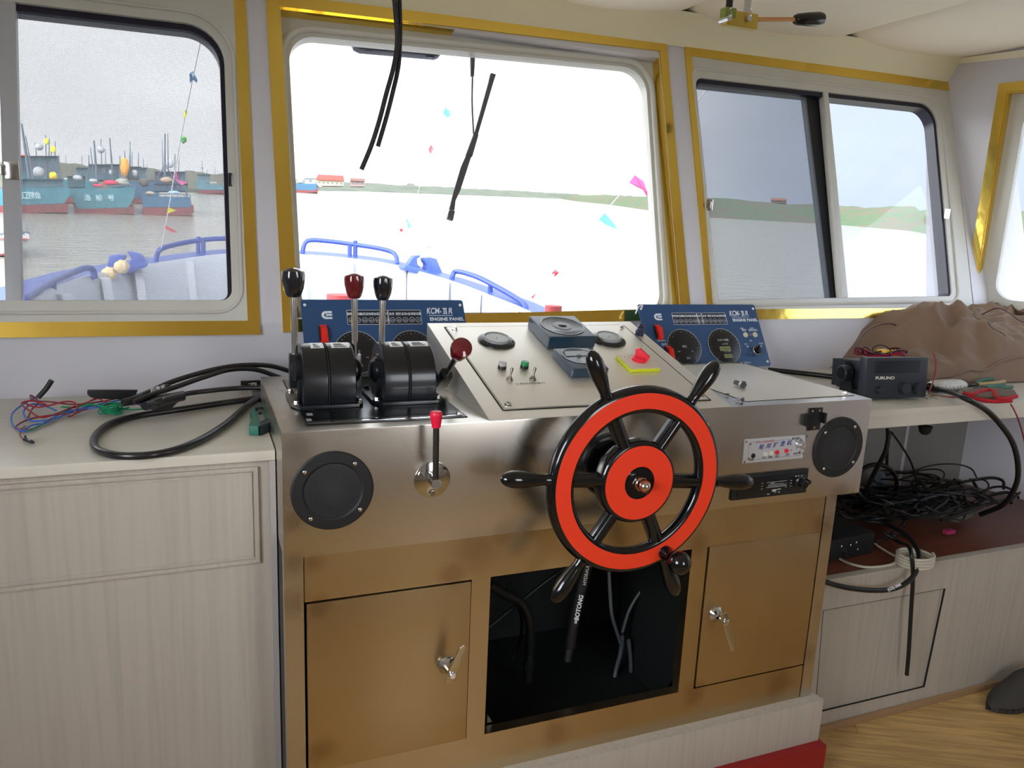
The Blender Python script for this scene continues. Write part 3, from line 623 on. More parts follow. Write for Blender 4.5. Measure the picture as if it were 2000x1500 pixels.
m = MB(); P_ = [V((x0+.168+.0135*math.cos(R(a)), -.0037, -.1055+.0135*math.sin(R(a)))) for a in range(20, 160, 10)]; m.tube(P_, .0007, 5, 0); m.build('volume_mark', INK, am)
for x, z in ((x0+.005, z1-.006), (x0+.018, z1-.013), (x1-.013, z1-.013), (x1+.006, z1-.003), (x0+.018, z0+.012), (x0+.006, z0+.004), (x1-.014, z0+.0165), (x1-.001, z0+.013)):
    m = MB(); m.screw((x, -.0035, z), AY, .0034); m.build('screw', STEELP, am)
# marine radio
c = V((1.18, 0, -.207)); rd = thing('radio_cassette', c, 'black slot-in radio below the amplifier plate, with tuning scale', 'radio')
x0, x1, z0, z1 = 1.062, 1.297, -.2385, -.174
m = MB(); m.box((x0, -.005, z0), (x1, 0, z1), bev=.003); m.build('faceplate', BLKM, rd)
m = MB(); m.box((x0+.015, -.008, z0+.008), (x1-.008, -.004, z1-.010), bev=.001); m.build('control_panel', BLK, rd)
m = MB()
for x, z, w, h in ((1.164, -.1985, .062, .0006), (1.164, -.2115, .062, .0010), (1.225, -.205, .0006, .013), (1.168, -.2045, .05, .0005)): m.box((x, -.0088, z-h), (x+w, -.0078, z))
for i in range(9): m.box((1.170+i*.006, -.0088, -.209), (1.1735+i*.006, -.0078, -.2075))
for z in (-.199, -.206, -.214): m.box((1.148, -.0088, z-.001), (1.152, -.0078, z)); m.box((1.238, -.0088, z-.001), (1.243, -.0078, z))
m.box((1.252, -.0088, -.1905), (1.257, -.0078, -.189)); m.box((1.270, -.0088, -.1905), (1.274, -.0078, -.189)); m.box((1.262, -.0088, -.1915), (1.2635, -.0078, -.1875))
text(m, 'AM FM', V((1.176, -.0079, -.2035)), X_, Zu, .0042, .0004)
m.build('tuning_scale', mat('pale_print', 'c9ced6', .5), rd)
m = MB(); m.box((1.183, -.0088, -.2235), (1.196, -.0078, -.219)); m.box((1.198, -.0088, -.2205), (1.210, -.0078, -.2185)); m.box((1.189, -.0088, -.227), (1.195, -.0078, -.226)); m.box((1.203, -.0088, -.2285), (1.208, -.0078, -.2265)); m.box((1.168, -.0088, -.2305), (1.176, -.0078, -.229)); m.build('legend_print', MATS['pale_print'], rd)
m = MB(); m.lathe([(.017, 0), (.017, .004), (.0125, .006), (.0115, .020), (.009, .022), (0, .022)], V((1.268, -.008, -.207)), AY, 28); m.build('tuning_knob', BLK, rd)
m = MB(); m.lathe([(.007, 0), (.0065, .012), (0, .0125)], V((1.289, -.008, -.2055)), AY, 18); m.build('small_knob', BLK, rd)
# ================================================================== DESK INSTRUMENTS
def gauge(x, t, lbl):
    g = thing('round_indicator', D(x, t, .002), lbl, 'indicator', 'round glazed indicators on the sloped desk'); c = D(x, t, .0028)
    m = MB(); m.lathe([(.049, 0), (.049, .003), (.045, .006), (.036, .0075)], c, SN, 56); m.build('bezel', BLK, g)
    m = MB(); m.lathe([(.036, .0065), (.036, .012), (.033, .0135), (.031, .0105), (0, .0105)], c, SN, 48); m.build('lens_ring', mat('clear_grey', '8f9296', .15, spec=.8), g)
    m = MB(); m.lathe([(.030, .0108), (0, .0112)], c, SN, 40); m.build('face', mat('dial_grey', '9a9b9a', .2), g)
    m = MB(); m.lathe([(.003, .011), (0, .014)], c, SN, 12); m.build('pin', STEELP, g)
    for k in range(3):
        a = R(100+120*k); m = MB(); m.screw(c+V((1, 0, 0))*.0415*math.cos(a)+SL*.0415*math.sin(a)+SN*.0068, SN, .0032); m.build('screw', BLK, g)
    return g
gx, gt = dt(969, 669); gauge(gx, gt, 'round black-rimmed indicator on the desk left of the square compass dial')
gx, gt = dt(1187, 666); gauge(gx, gt, 'round black-rimmed indicator on the desk right of the square compass dial')
TEAL = mat('petrol_blue_plastic', '21384a', .3, coat=.3)
def boxmeter(x0, x1, t0, t1, h, lbl, big):
    c = D((x0+x1)/2, (t0+t1)/2, .003); g = thing('rudder_indicator' if big else 'small_meter', c, lbl, 'meter')
    m = MB(); m.prism([D(x0, t0, .0028), D(x1, t0, .0028), D(x1, t1, .0028), D(x0, t1, .0028)], SN*h, bev=.006, seg=3); m.build('case', TEAL, g)
    w = (x1-x0)/2; cc = D((x0+x1)/2, (t0+t1)/2 + (0 if big else .012), h+.003)
    m = MB(); m.lathe([(w*.86, 0), (w*.86, .0012), (w*.82, .0018), (w*.80, .0004), (w*.78, -.0), (0, .0002)], cc, SN, 56); m.build('dial', mat('dial_slate', '5c6366', .25), g)
    m = MB(); m.lathe([(w*.87, .0008), (w*.87, .0022), (w*.83, .0022), (w*.83, .0008)], cc, SN, 56, cap=False); m.build('dial_ring', mat('light_grey_ring', 'a8adb0', .3), g)
    m = MB(); m.lathe([(.0125 if big else .006, .0008), (.009 if big else .005, .003), (0, .0034)], cc, SN, 24); m.build('centre_cap', BLK, g)
    m = MB(); X = V((1, 0, 0))
    if big:
        m.prism([cc+X*a_-SL*b_+SN*.0009 for a_, b_ in ((-w*.55, w*.50), (w*.62, w*.50), (w*.5, w*.72), (-w*.45, w*.72))], SN*.0006); m.build('dark_scale', mat('scale_black', '303437', .3), g)
        m = MB(); m.lathe([(.026, .0006), (.026, .0010), (.0, .0011)], cc, SN, 32); m.build('inner_disc', mat('disc_grey', '7c8284', .3), g)
    else:
        m.prism([cc+X*a_+SL*b_+SN*.0011 for a_, b_ in ((-w*.72, -.001), (w*.72, -.001), (w*.6, .026), (-w*.6, .026))], SN*.0004); m.build('window', mat('meter_window', '8d9599', .25), g)
    return g
boxmeter(.694, .832, .338, .480, .034, 'petrol blue square compass-style dial with dark centre cap, top of the desk', True)
boxmeter(.688, .788, .172, .292, .024, 'small petrol blue square meter behind the wheel rim, below the large dial', False)
def lamp(u, v, m_, lbl):
    x, t = dt(u, v+9); c = D(x, t, .0028); g = thing('indicator_lamp', c, lbl, 'indicator lamp')
    m = MB(); m.lathe([(.0105, 0), (.0105, .006), (.010, .008)], c, SN, 28); m.build('collar', BLK, g)
    m = MB(); m.lathe([(.0098, .007), (.0100, .0145), (.0092, .0165), (0, .017)], c, SN, 28); m.build('lens', m_, g)
lamp(980, 712, mat('white_lens', 'b9b9bb', .25, coat=.5), 'round lamp with unlit white lens on the desk')
lamp(1023.5, 711, mat('green_lens', '0b8f50', .25, coat=.5), 'round lamp with green lens on the desk')
def toggle(u, v, lbl):
    x, t = dt(u, v+4); c = D(x, t, .0028); g = thing('toggle_switch', c, lbl, 'switch')
    m = MB(); m.lathe([(.0085, 0), (.0085, .0012), (.0078, .0014), (.0078, .0045), (.005, .0046), (.0048, .009)], c, SN, 6); m.build('nut', mat('nickel', '8d8982', .3, 1), g)
    d = (SN + SL*.35 + V((.25, 0, 0))).normalized(); m = MB(); m.lathe([(.0022, 0), (.0024, .008), (.0036, .017), (.0038, .021), (.002, .0228)], c+SN*.007, d, 16); m.build('toggle_arm', MATS['nickel'], g)
toggle(995, 740, 'left of two small metal toggle switches, under the white lamp'); toggle(1040, 739, 'right of two small metal toggle switches, under the green lamp')
m = MB(); x_, t_ = dt(1007, 754); text(m, '仪表照明探照灯', D(x_, t_, .0029), V((1, 0, 0)), SL, .011, .0002); m.build('engraved_lettering', mat('faint_ink', '97928a', .5, .3), hc)
# battery switch: yellow-edged plate and red rotary handle
pts = [dq(*p, .003) for p in ((1198, 709), (1255, 706), (1281, 727), (1226, 735))]
x0, x1 = .862, .948; t0, t1 = .19, .275
c = D((x0+x1)/2, (t0+t1)/2, .003); bs = thing('battery_switch', c, 'red rotary isolator switch on a cream plate with yellow edge', 'switch')
m = MB(); m.prism([D(x0, t0, .003), D(x1, t0, .003), D(x1, t1, .003), D(x0, t1, .003)], SN*.009, bev=.002); m.build('backing_plate', mat('acid_yellow', 'c6cf1a', .35), bs)
m = MB(); m.prism([D(x0+.001, t0+.001, .012), D(x1-.001, t0+.001, .012), D(x1-.001, t1-.001, .012), D(x0+.001, t1-.001, .012)], SN*.0012, bev=.0004); m.build('top_plate', mat('cream_plate', 'cdbfae', .4), bs)
REDK = mat('red_knob', 'e0253c', .35)
cc = D(x0+.048, t0+.047, .0132); m = MB(); m.lathe([(.019, 0), (.019, .006), (.016, .010), (.0, .012)], cc, SN, 28)
dr = (V((1, 0, 0))*.75 - SL*.66).normalized(); pr = SN.cross(dr)
m.prism([cc-dr*.012+pr*.005+SN*.008, cc+dr*.022+pr*.004+SN*.003, cc+dr*.026+pr*.003+SN*.018, cc-dr*.004+pr*.004+SN*.034, cc-dr*.014+pr*.005+SN*.030], -pr*.009, bev=.0015); m.build('rotary_handle', REDK, bs)
m = MB()
for a in range(3): m.cyl(D(x0+.010+a*.008, t1-.012-a*.004, .0131), D(x0+.010+a*.008, t1-.012-a*.004, .0136), .0016, n=10)
m.build('plate_mark', mat('plum_ink', '6a3a48', .5), bs)
# dark cap on the desk's right edge
c = D(1.018, .425, .001); cb = thing('push_cap', c, 'dark navy capped socket on the right edge of the desk', 'socket')
m = MB(); m.lathe([(.0125, 0), (.0125, .012), (.0095, .015), (.0095, .021), (.0105, .0215), (.0105, .024), (.007, .0255), (.007, .031), (.0055, .033), (0, .033)], c, SN, 26); m.build('cap_body', mat('navy_cap', '15203c', .3, coat=.3), cb)
# loose hardware on the blank plate
def bolt(c, d, L, r_, lbl, name='hex_bolt'):
    c = V(c); d = V(d).normalized(); m = MB(); m.lathe([(r_*1.75, 0), (r_*1.75, r_*1.3)], c, d, 6)
    m.lathe([(r_, r_*1.3)]+[(r_*(1.0 if i % 2 else .88), r_*1.3+L*i/22) for i in range(1, 23)], c, d, 16)
    tag(m.build(name, mat('zinc_bolt', '7b7e82', .3, 1)), lbl, 'bolt')
p = hz(1452, 752, .012); q_ = hz(1432, 745, .012)
bolt(p, q_-p, .030, .0062, 'loose steel hexagon bolt lying on the blank steel cover plate')
p = hz(1453, 781, .007); q_ = hz(1440, 779, .007); bolt(p, q_-p, .014, .0034, 'tiny loose screw lying near the front edge of the blank plate', 'small_screw')
p = hz(1421, 772, .003); m = MB(); m.lathe([(.0045, 0), (.0045, .004), (.002, .005)], p, (0, 0, 1), 6); tag(m.build('small_nut', MATS['zinc_bolt']), 'single small dark nut lying left of the tiny screw', 'nut')
# ================================================================== THROTTLE HEADS
def lever(par, px, piv, tip, knob_m, side, kl, fat=1.0):
    piv = V(piv); tip = V(tip); d = (tip-piv).normalized()
    sx_ = V((1, 0, 0)); f_ = d.cross(sx_).normalized()
    m = MB(); b0 = piv - d*.040; b1 = piv + d*.036
    w = .0125
    m.prism([b0-sx_*w-f_*.012, b0+sx_*w-f_*.012, b0+sx_*w+f_*.012, b0-sx_*w+f_*.012], d*(b1-b0).length, bev=.004, seg=2); arm = m.build('lever_block', BLK, par)
    m = MB(); m.cyl(b1-d*.01, tip-d*.02, .0068, n=20); m.build('lever_rod', STEELP, arm)
    m = MB(); L = .054*fat; n = 24; b = bmesh.new(); X, Y, _ = frame(d)
    prof = [(.0115, 0), (.0145, .004), (.0190, .016), (.0216, .030), (.0224, .042), (.0208, .049), (.013, .0525), (.006, .0545), (0, .0555)]
    rows = []
    for r_, h in prof:
        row = []
        for k in range(n*2):
            a = math.pi*k/n; fl_ = 1-.07*(1 if .004 < h < .044 else 0)*(.5+.5*math.cos(a*6)); row.append(b.verts.new(tip-d*.026*fat+d*h*fat+(X*math.cos(a)+Y*math.sin(a))*max(r_, 1e-5)*fl_*fat))
        rows.append(row)
    for A_, B_ in zip(rows, rows[1:]):
        for k in range(2*n): b.faces.new((A_[k], A_[(k+1) % (2*n)], B_[(k+1) % (2*n)], B_[k]))
    b.faces.new(rows[0][::-1]); b.faces.new(rows[-1]); m.merge(b)
    k_ = m.build('lever_knob', knob_m, arm, ang=50); lab(k_, kl)
    m = MB(); m.lathe([(.029, 0), (.029, .010), (.024, .016), (.016, .020)], V((par_x[side], piv.y, piv.z)), (side, 0, 0), 32); m.build('pivot_boss', BLK, par)
MAROON = mat('maroon_knob', '5e0f18', .12, coat=.8); NAVK = mat('black_knob', '16171f', .15, coat=.8)
def head(x0, x1, y0, y1, ztop, lbl):
    par = thing('throttle_control', ((x0+x1)/2, (y0+y1)/2, .0025), lbl, 'throttle', 'twin engine throttle heads')
    m = MB()
    b = [(x0-.024, y0+.03), (x0-.006, y0-.008), (x1+.004, y0-.008), (x1+.016, y0+.012), (x1+.016, y1-.03), (x1+.002, y1+.008), (x0-.006, y1+.008), (x0-.024, y1-.02)]
    m.prism([(x, y, .0028) for x, y in b], (0, 0, .008), bev=.0015); bp = m.build('base_flange', BLK, par)
    for x, y in ((x0-.013, y0+.02), (x1+.008, y0+.02), (x0-.013, y1-.02), (x1+.008, y1-.02)):
        m = MB(); m.hexbolt((x, y, .0108), (0, 0, 1), .0062, .006); m.build('bolt', STEELP, bp)
    yc = (y0+y1)/2; r_ = (y1-y0)/2; zc = ztop-r_
    P_ = [(y0+.004, .010), (y0, .03)] + [(yc-r_*math.cos(a), zc+r_*math.sin(a)) for a in [math.pi*k/24 for k in range(25)]] + [(y1, .03), (y1-.004, .010)]
    xm = (x0+x1)/2 - .002
    for a, b_, nm in ((x0, xm-.0012, 'housing_half'), (xm+.0012, x1, 'housing_half')):
        m = MB(); m.prism([(a, y, z) for y, z in P_], (b_-a, 0, 0), bev=.005, seg=3); m.build(nm, BLK, par)
    m = MB(); m.prism([(xm-.0014, yc+(y-yc)*1.012, z if z < .02 else zc+(z-zc)*1.012) for y, z in P_], (.0028, 0, 0), bev=.0008); m.build('housing_seam', BLKM, par)
    # side hub plates
    for s_, xx in ((-1, x0), (1, x1)):
        m = MB(); m.lathe([(.038, -.002), (.038, .004), (.034, .008)], (xx, yc, zc-.012), (s_, 0, 0), 40); m.build('side_plate', BLK, par)
    # stickers on the crown
    for xa, xb_ in ((x0+.022, xm-.004), (xm+.012, x1-.006)):
        m = MB(); a0_, a1_ = R(93), R(68); 
        m.grid(lambda a, t: (xa+(xb_-xa)*t, yc-(r_+.0006)*math.cos(a1_+(a0_-a1_)*a), zc+(r_+.0006)*math.sin(a1_+(a0_-a1_)*a)), 6, 1, th=.0004); m.build('sticker', mat('white_sticker', 'e6e7ea', .35), par)
        m = MB()
        for k in range(3):
            a = R(71+k*5); m.box((xa+.006, -.0005, -.0008), (xb_-.008-k*.004, .0005, .0008), M=Matrix.Translation(V((0, yc-(r_+.0011)*math.cos(a), zc+(r_+.0011)*math.sin(a)))))
        m.build('sticker_print', INK, par)
    return par, yc, zc
y0, y1 = .165, .325
zt = hy(640, 671, .24).z
xa0, xa1 = hy(593, 740, y0).x, hy(697, 740, y0).x
xb0, xb1 = hy(752, 740, y0).x, hy(853, 740, y0).x
par_x = {-1: xa0, 1: xa1}
h1, yc, zc = head(xa0, xa1, y0, y1, zt, 'glossy black twin-lever throttle head on the left, one black and one maroon knob both upright')
yl = .235
piv = hy(576, 722, yl); tip = hy(573, 553, yl); lever(h1, 0, (piv.x, yl, piv.z), tip, NAVK, -1, 'glossy black fluted knob', 1.12)
piv = hy(694, 722, yl); tip = hy(692, 559, yl); lever(h1, 0, (piv.x, yl, piv.z), tip, MAROON, 1, 'maroon fluted knob')
par_x = {-1: xb0, 1: xb1}
h2, yc, zc = head(xb0, xb1, y0, y1, zt, 'glossy black twin-lever throttle head on the right, with its maroon knob pulled down')
piv = hy(745, 722, yl); tip = hy(748, 563, yl); lever(h2, 0, (piv.x, yl, piv.z), tip, NAVK, -1, 'glossy black fluted knob')
piv = hy(868, 738, yl); pv_ = V((piv.x, yl, piv.z)); 
# maroon lever pulled toward the helmsman: tip on the sight line, one lever length from the pivot
d_ = ray(898, 686).normalized(); oc = CAM-pv_; bq = oc.dot(d_); cq = oc.dot(oc)-.175**2; disc = bq*bq-cq
tip = CAM + d_*(-bq - math.sqrt(max(disc, 0)))
lever(h2, 0, pv_, tip, MAROON, 1, 'maroon knob on the lowered lever', 1.05)
# ================================================================== ENGINE PANELS behind the console
BLUE = mat('slate_blue_panel', '2a4d78', .38, var=.1, vscale=3)
GRN = mat('lcd_green', '9aa66a', .5); DIAL = mat('dial_black', '16191c', .3)
def engine_panel(x0, lean, label, zb_, yb_, zt_, tied, logo_red, wid=.462, yt_=None):
    B0 = V((x0, yb_, zb_)); k = lean
    U = V((0, k*(zt_-zb_), zt_-zb_)); Hh = U.length; U.normalize(); X = V((1, 0, 0)); N = X.cross(U)*1  # toward the room
    if N.y > 0: N = -N
    def E(a, b, h=0): return B0 + X*(a*wid) + U*(b*Hh) + N*h      # a across, b up (0..1)
    g = thing('engine_monitor', B0+X*wid/2, label, 'instrument panel', 'blue engine panels behind the console')
    m = MB(); c_ = [E(0, 0), E(1, 0), E(1, 1), E(0, 1)]
    L = rrect(E(0, 1), E(1, 1), E(1, 0), E(0, 0), .008); m.prism(L, -N*.003, bev=.0006); m.build('plate', BLUE, g)
    for a, b in ((.022, .93), (.978, .93), (.978, .07), (.022, .07)):
        m = MB(); m.lathe([(.0042, 0), (.0042, .0008), (0, .0009)], E(a, b), N, 16); m.build('mounting_hole', mat('bright_hole', 'e9edf2', .4), g)
    aspect = wid/Hh
    def T_(s_, a, b, sz, **kw): text(m, s_, E(a, b, .0002), X, U, sz, .0004, **kw)
    m = MB(); T_('KCM-', .752, .815, .0262, shear=.25, bold=.0004, sx=.68); T_('II', .862, .815, .0262, bold=.0004, sx=.85); T_('R', .892, .815, .0262, shear=.25, bold=.0004, sx=.8)
    for bb in (.812, .879): m.prism([E(.858, bb, .0003), E(.886, bb, .0003), E(.886, bb+.008, .0003), E(.858, bb+.008, .0003)], N*.0004)
    m.prism([E(.765, .787, .0003), E(.92, .787, .0003), E(.92, .793, .0003), E(.765, .793, .0003)], N*.0004); T_('ENGINE PANEL', .768, .722, .0142, bold=.0004, sx=1.07); m.build('lettering', WHITEP, g)
    # logo: open C with two slanted bars
    m = MB(); cx_, cy_ = .14, .80
    def arc(r0_, r1_, a0_, a1_, n=14):
        A1 = [E(cx_, cy_, .0004)+X*r1_*math.cos(R(a_))+U*r1_*.95*math.sin(R(a_)) for a_ in [a0_+(a1_-a0_)*i/n for i in range(n+1)]]
        A2 = [E(cx_, cy_, .0004)+X*r0_*math.cos(R(a_))+U*r0_*.95*math.sin(R(a_)) for a_ in [a1_-(a1_-a0_)*i/n for i in range(n+1)]]
        m.prism(A1+A2, N*.0004)
    arc(.0055, .0125, 60, 300); o_ = E(cx_, cy_, .0004)
    m.prism([o_+X*.006+U*.006, o_+X*.016+U*.006, o_+X*.016+U*.012, o_+X*.003+U*.012], N*.0004); m.prism([o_-X*.001-U*.002, o_+X*.016-U*.002, o_+X*.016+U*.0035, o_+X*.001+U*.0035], N*.0004); m.prism([o_+X*.001-U*.0115, o_+X*.016-U*.0115, o_+X*.016-U*.006, o_+X*.002-U*.006], N*.0004)
    m.build('emblem', WHITEP, g)
    # warning light strip
    m = MB(); m.prism([E(.262, .68, .0002), E(.715, .68, .0002), E(.715, .86, .0002), E(.262, .86, .0002)], N*.0004); st_ = m.build('light_strip', mat('strip_dark', '1d2733', .4), g)
    m = MB(); cells = ((.262, .468), (.472, .508), (.512, .715))
    for a, b in cells: m.tube([p for p in rrect(E(a, .862, .0007), E(b, .862, .0007), E(b, .678, .0007), E(a, .678, .0007), .003)], .0006, 4, 0, closed=True)
    lights = [.285, .325, .366, .406, .446, .490, .533, .574, .614, .655, .694]
    for a in lights: m.tube([E(a, .735, .0007)+X*.0072*math.cos(t)+U*.0072*math.sin(t) for t in [2*math.pi*i/20 for i in range(20)]], .0005, 4, 0, closed=True)
    for a, s_, t_ in zip(lights, ['SPN', 'WT', 'OPL', 'R.V', 'OTH', 'RUN', 'STO', 'G.R', 'SPA', 'SPA', 'S.P'], ['超转速', '水温高', '油压低', '电瓶', '油温高', '运行', '急停', '超控', '备用A', '备用B', '空滤器']):
        text(m, s_, E(a, .722, .0007), X, U, .0062, .0003, align='CENTER', sx=.8); text(m, t_, E(a, .80, .0007), X, U, .0088, .0003, align='CENTER', bold=.0001, sx=.85)
    m.build('strip_print', WHITEP, st_)
    # two gauges
    for gi_, (ca, cb_) in enumerate(((.30, .33), (.635, .33))):
        c = E(ca, cb_, .0); r_ = .0615
        m = MB(); m.lathe([(r_, .0003), (r_, .0015), (r_-.002, .0025), (0, .0025)], c, N, 56); gd = m.build('gauge', DIAL, g)
        m = MB(); m.tube([c+N*.002+X*r_*math.cos(t)+U*r_*math.sin(t) for t in [2*math.pi*i/56 for i in range(56)]], .0009, 5, 0, closed=True)
        for i in range(25):
            t = R(-50+i*11.6); L0 = .053 if i % 4 else .049
            p = lambda q: c+N*.0026+X*q*math.cos(t)+U*q*math.sin(t)
            m.tube([p(L0), p(.0565)], .00045, 4, 0)
        if gi_ == 0:
            text(m, '转速', c+N*.0026-U*.002, X, U, .0085, .0003, align='CENTER', bold=.0002); text(m, '0.00', c+N*.0026-X*.026-U*.018, X, U, .0062, .0003, align='CENTER'); text(m, '0.6', c+N*.0026+X*.026-U*.018, X, U, .0062, .0003, align='CENTER'); text(m, '油压', c+N*.0026+X*.004-U*.042, X, U, .0085, .0003, align='CENTER')
        else:
            text(m, 'X10°C 排温', c+N*.0026+U*.018, X, U, .0085, .0003, align='CENTER', bold=.0002); text(m, 'rpm 转速', c+N*.0026+X*.003+U*.005, X, U, .0060, .0003, align='CENTER'); text(m, 'hour 小时', c+N*.0026+X*.006-U*.022, X, U, .0060, .0003, align='CENTER')
        m.build('gauge_print', mat('grey_print', 'a9b0b2', .5), gd)
        if gi_:
            for (dx, dz_, w_, h_, s_) in ((0, -.010, .021, .0075, '0000'), (.005, -.036, .016, .0062, '0003')):
                m = MB(); o_ = c+N*.0026+X*dx+U*dz_; m.prism([o_-X*w_-U*h_, o_+X*w_-U*h_, o_+X*w_+U*h_, o_-X*w_+U*h_], N*.0006); m.build('display', GRN, gd)
                m = MB(); text(m, s_, o_+N*.0008-U*h_*.75, X, U, h_*2.1, .0003, align='CENTER', sx=1.25); m.build('digits', INK, gd)
    # guarded switches
    for (a, b) in ((.115, .56), (.165, .23)):
        o_ = E(a, b, .001); m = MB(); m.prism([o_-X*.009-U*.026, o_+X*.012-U*.026, o_+X*.010+U*.026, o_-X*.009+U*.026], N*.004, bev=.001); sw = m.build('switch_guard', mat('red_guard', 'e22b1d', .35), g)
        m = MB(); m.prism([o_-X*.007+U*.022+N*.004, o_-X*.007-U*.020+N*.004, o_-X*.007-U*.024+N*.012, o_-X*.007+U*.010+N*.017], X*.016, bev=.001); m.build('switch_cover', MATS['red_guard'], sw)
        m = MB(); m.prism([o_-X*.013-U*.02, o_-X*.009-U*.02, o_-X*.009+U*.022, o_-X*.013+U*.022], N*.006, bev=.0008); m.build('switch_body', BLK, sw)
    m = MB(); text(m, 'EMERGENCY', E(.09, .425, .0003), X, U, .0062, .0003); text(m, '急停', E(.12, .36, .0003), X, U, .010, .0003); T_('DIAG', .815, .60, .006); T_('维护', .825, .565, .0095); T_('HOLD', .90, .60, .006); T_('高怠/低怠', .885, .565, .0085); T_('OFF', .815, .345, .006); T_('停', .828, .30, .0085); T_('ON', .868, .40, .006); T_('START', .945, .35, .006); T_('起', .95, .305, .0085); T_('P/N Cummins ID65111', .66, .05, .0082); m.build('lettering', WHITEP, g)
    for a in (.845, .93):
        m = MB(); m.lathe([(.0092, .0003), (.0092, .003), (.0075, .0045), (.0062, .0042), (.006, .006), (0, .0064)], E(a, .50), N, 24); m.build('push_button', mat('ivory_button', 'cfcdb4', .3), g)
    m = MB(); m.lathe([(.0052, .0003), (.0052, .003), (.003, .0036), (0, .003)], E(.888, .50), N, 18); m.build('small_socket', mat('mauve_ring', '7a6f86', .4), g)
    c = E(.895, .235); m = MB(); m.lathe([(.0165, .0003), (.0165, .010), (.0145, .012), (.013, .010), (0, .010)], c, N, 32); kk = m.build('key_switch', mat('silver_knob', 'b9bcc0', .25, .9), g)
    m = MB(); m.lathe([(.0125, .010), (.0115, .016), (0, .0165)], c, N, 24); dd = (U*.9+X*.4).normalized(); pp = N.cross(dd); m.prism([c+N*.016+dd*.016+pp*.002, c+N*.016-dd*.012+pp*.005, c+N*.016-dd*.012-pp*.005, c+N*.016+dd*.016-pp*.002], N*.006, bev=.001); m.build('switch_knob', BLK, kk)
    if tied:
        m = MB(); m.tube([E(.022, .93, .001), E(.035, .97, .004), E(.0, .95, .006), E(-.03, .86, .003), E(-.02, .87, -.004)], .0022, 8, 6); lab(m.build('cable_tie', mat('white_tie', 'dfe2e6', .4), g), 'white tie knotted through the top hole')
    return g
engine_panel(.118, .62, 'blue engine panel with dials, behind the two throttle heads', -.02, .562, .1805, False, True, .462)
engine_panel(1.166, .62, 'blue engine panel with dials, to the right of the sloped desk', -.022, .560, .1695, True, True, .462)
# ================================================================== WORKTOPS AND CABINETS
ZC = -.07; YC = .122; YF = .135
m = MB(); m.box((XL, YC, ZC-.021), (-.002, YW, ZC), bev=.002); tag(m.build('worktop', VENEER_H), 'whitewashed wooden worktop left of the steel console, under the left window', 'worktop')
cb = thing('base_cabinet', (-.65, .4, ZF), 'whitewashed wooden cabinet with raised false drawer panel, left of the console', 'cabinet')
m = MB(); m.box((XL, YF, ZF), (-.003, YF+.02, ZC-.021)); m.build('body', VENEER, cb)
m = MB()
q4 = [V((-1.15, 0, -.105)), V((-.0365, 0, -.105)), V((-.0365, 0, -.3165)), V((-1.15, 0, -.3165))]
def insetq(q, d): return [V((q[0].x+d, 0, q[0].z-d)), V((q[1].x-d, 0, q[1].z-d)), V((q[2].x-d, 0, q[2].z+d)), V((q[3].x+d, 0, q[3].z+d))]
def aty(L, y): return [V((p.x, y, p.z)) for p in L]
m.ring(aty(q4, YF), aty(insetq(q4, .008), YF), (0, -.007, 0)); m.ring(aty(insetq(q4, .012), YF), aty(insetq(q4, .0165), YF), (0, -.004, 0)); m.build('panel_moulding', VENEER, cb)
m = MB(); L = aty(insetq(q4, .008), YF-.0005); m.prism(L, (0, -.001, 0)); m.build('drawer_front', VENEER, cb)
m = MB(); m.box((-.014, .118, ZF), (-.0025, .134, ZC-.021)); m.build('edge_strip', mat('greyish_edge', 'a9a5a3', .4), cb)
# starboard worktop with deep apron
XW = Rw(.82, 0).x
def rwx(y): return RX + (RY-y)*.268
m = MB(); m.prism([(CW+.002, YC, ZC-.018), (rwx(YC)-.003, YC, ZC-.018), (rwx(YW)-.003, YW-.002, ZC-.018), (CW+.002, YW-.002, ZC-.018)], (0, 0, .018), bev=.0015); wt = m.build('worktop', VENEER_H)
tag(wt, 'whitewashed wooden worktop right of the console, holding the radio and jacket', 'worktop')
m = MB(); m.box((CW+.002, YC+.004, ZC-.054), (rwx(YC)-.006, YC+.022, ZC-.0185), bev=.001); m.build('apron', VENEER_H, wt)
cb = thing('base_cabinet', (2.2, .4, ZF), 'whitewashed low cabinet with recessed panel under the open shelf, right of console', 'cabinet')
x0 = xR+.024; x1 = rwx(YF)-.004; zs_ = -.585
def B_(x, z): return (x, YF, z)
m = MB(); ps = [B_(1.556, -.6825), B_(2.063, -.6845), B_(2.0435, -1.035), B_(1.58, -1.032)]
o_ = [B_(x0, zs_-.004), B_(x1, zs_-.004), B_(x1, ZF), B_(x0, ZF)]
m.ring([V(p) for p in o_], [V(p) for p in ps], (0, .018, 0)); m.build('face_frame', VENEER, cb)
m = MB(); m.prism([V(p)+V((0, .008, 0)) for p in ps], (0, .008, 0)); m.build('recessed_panel', VENEER, cb)
m = MB(); m.ring([V(p)-V((0, .001, 0)) for p in ps], [V(p)+V((0, -.001, 0))+((V((1.81, YF, -.86))-V(p)).normalized()*.0015) for p in ps], (0, .006, 0)); m.build('panel_gap', MATS['gap_black'], cb)
m = MB(); m.box((x0, YF-.006, zs_-.004), (x1, YF+.02, zs_+.004), bev=.001); m.build('top_edge', VENEER, cb)
m = MB(); m.box((x0, YF+.021, zs_-.015), (rwx(YF)+.02, YW-.002, zs_), bev=.001); tag(m.build('open_shelf', mat('red_brown_shelf', '6e3f2c', .35, var=.5, vscale=4, vcol='4d2a1e', stretch=(1, 8, 8))), 'reddish brown shelf board under the right worktop, strewn with cables', 'shelf')
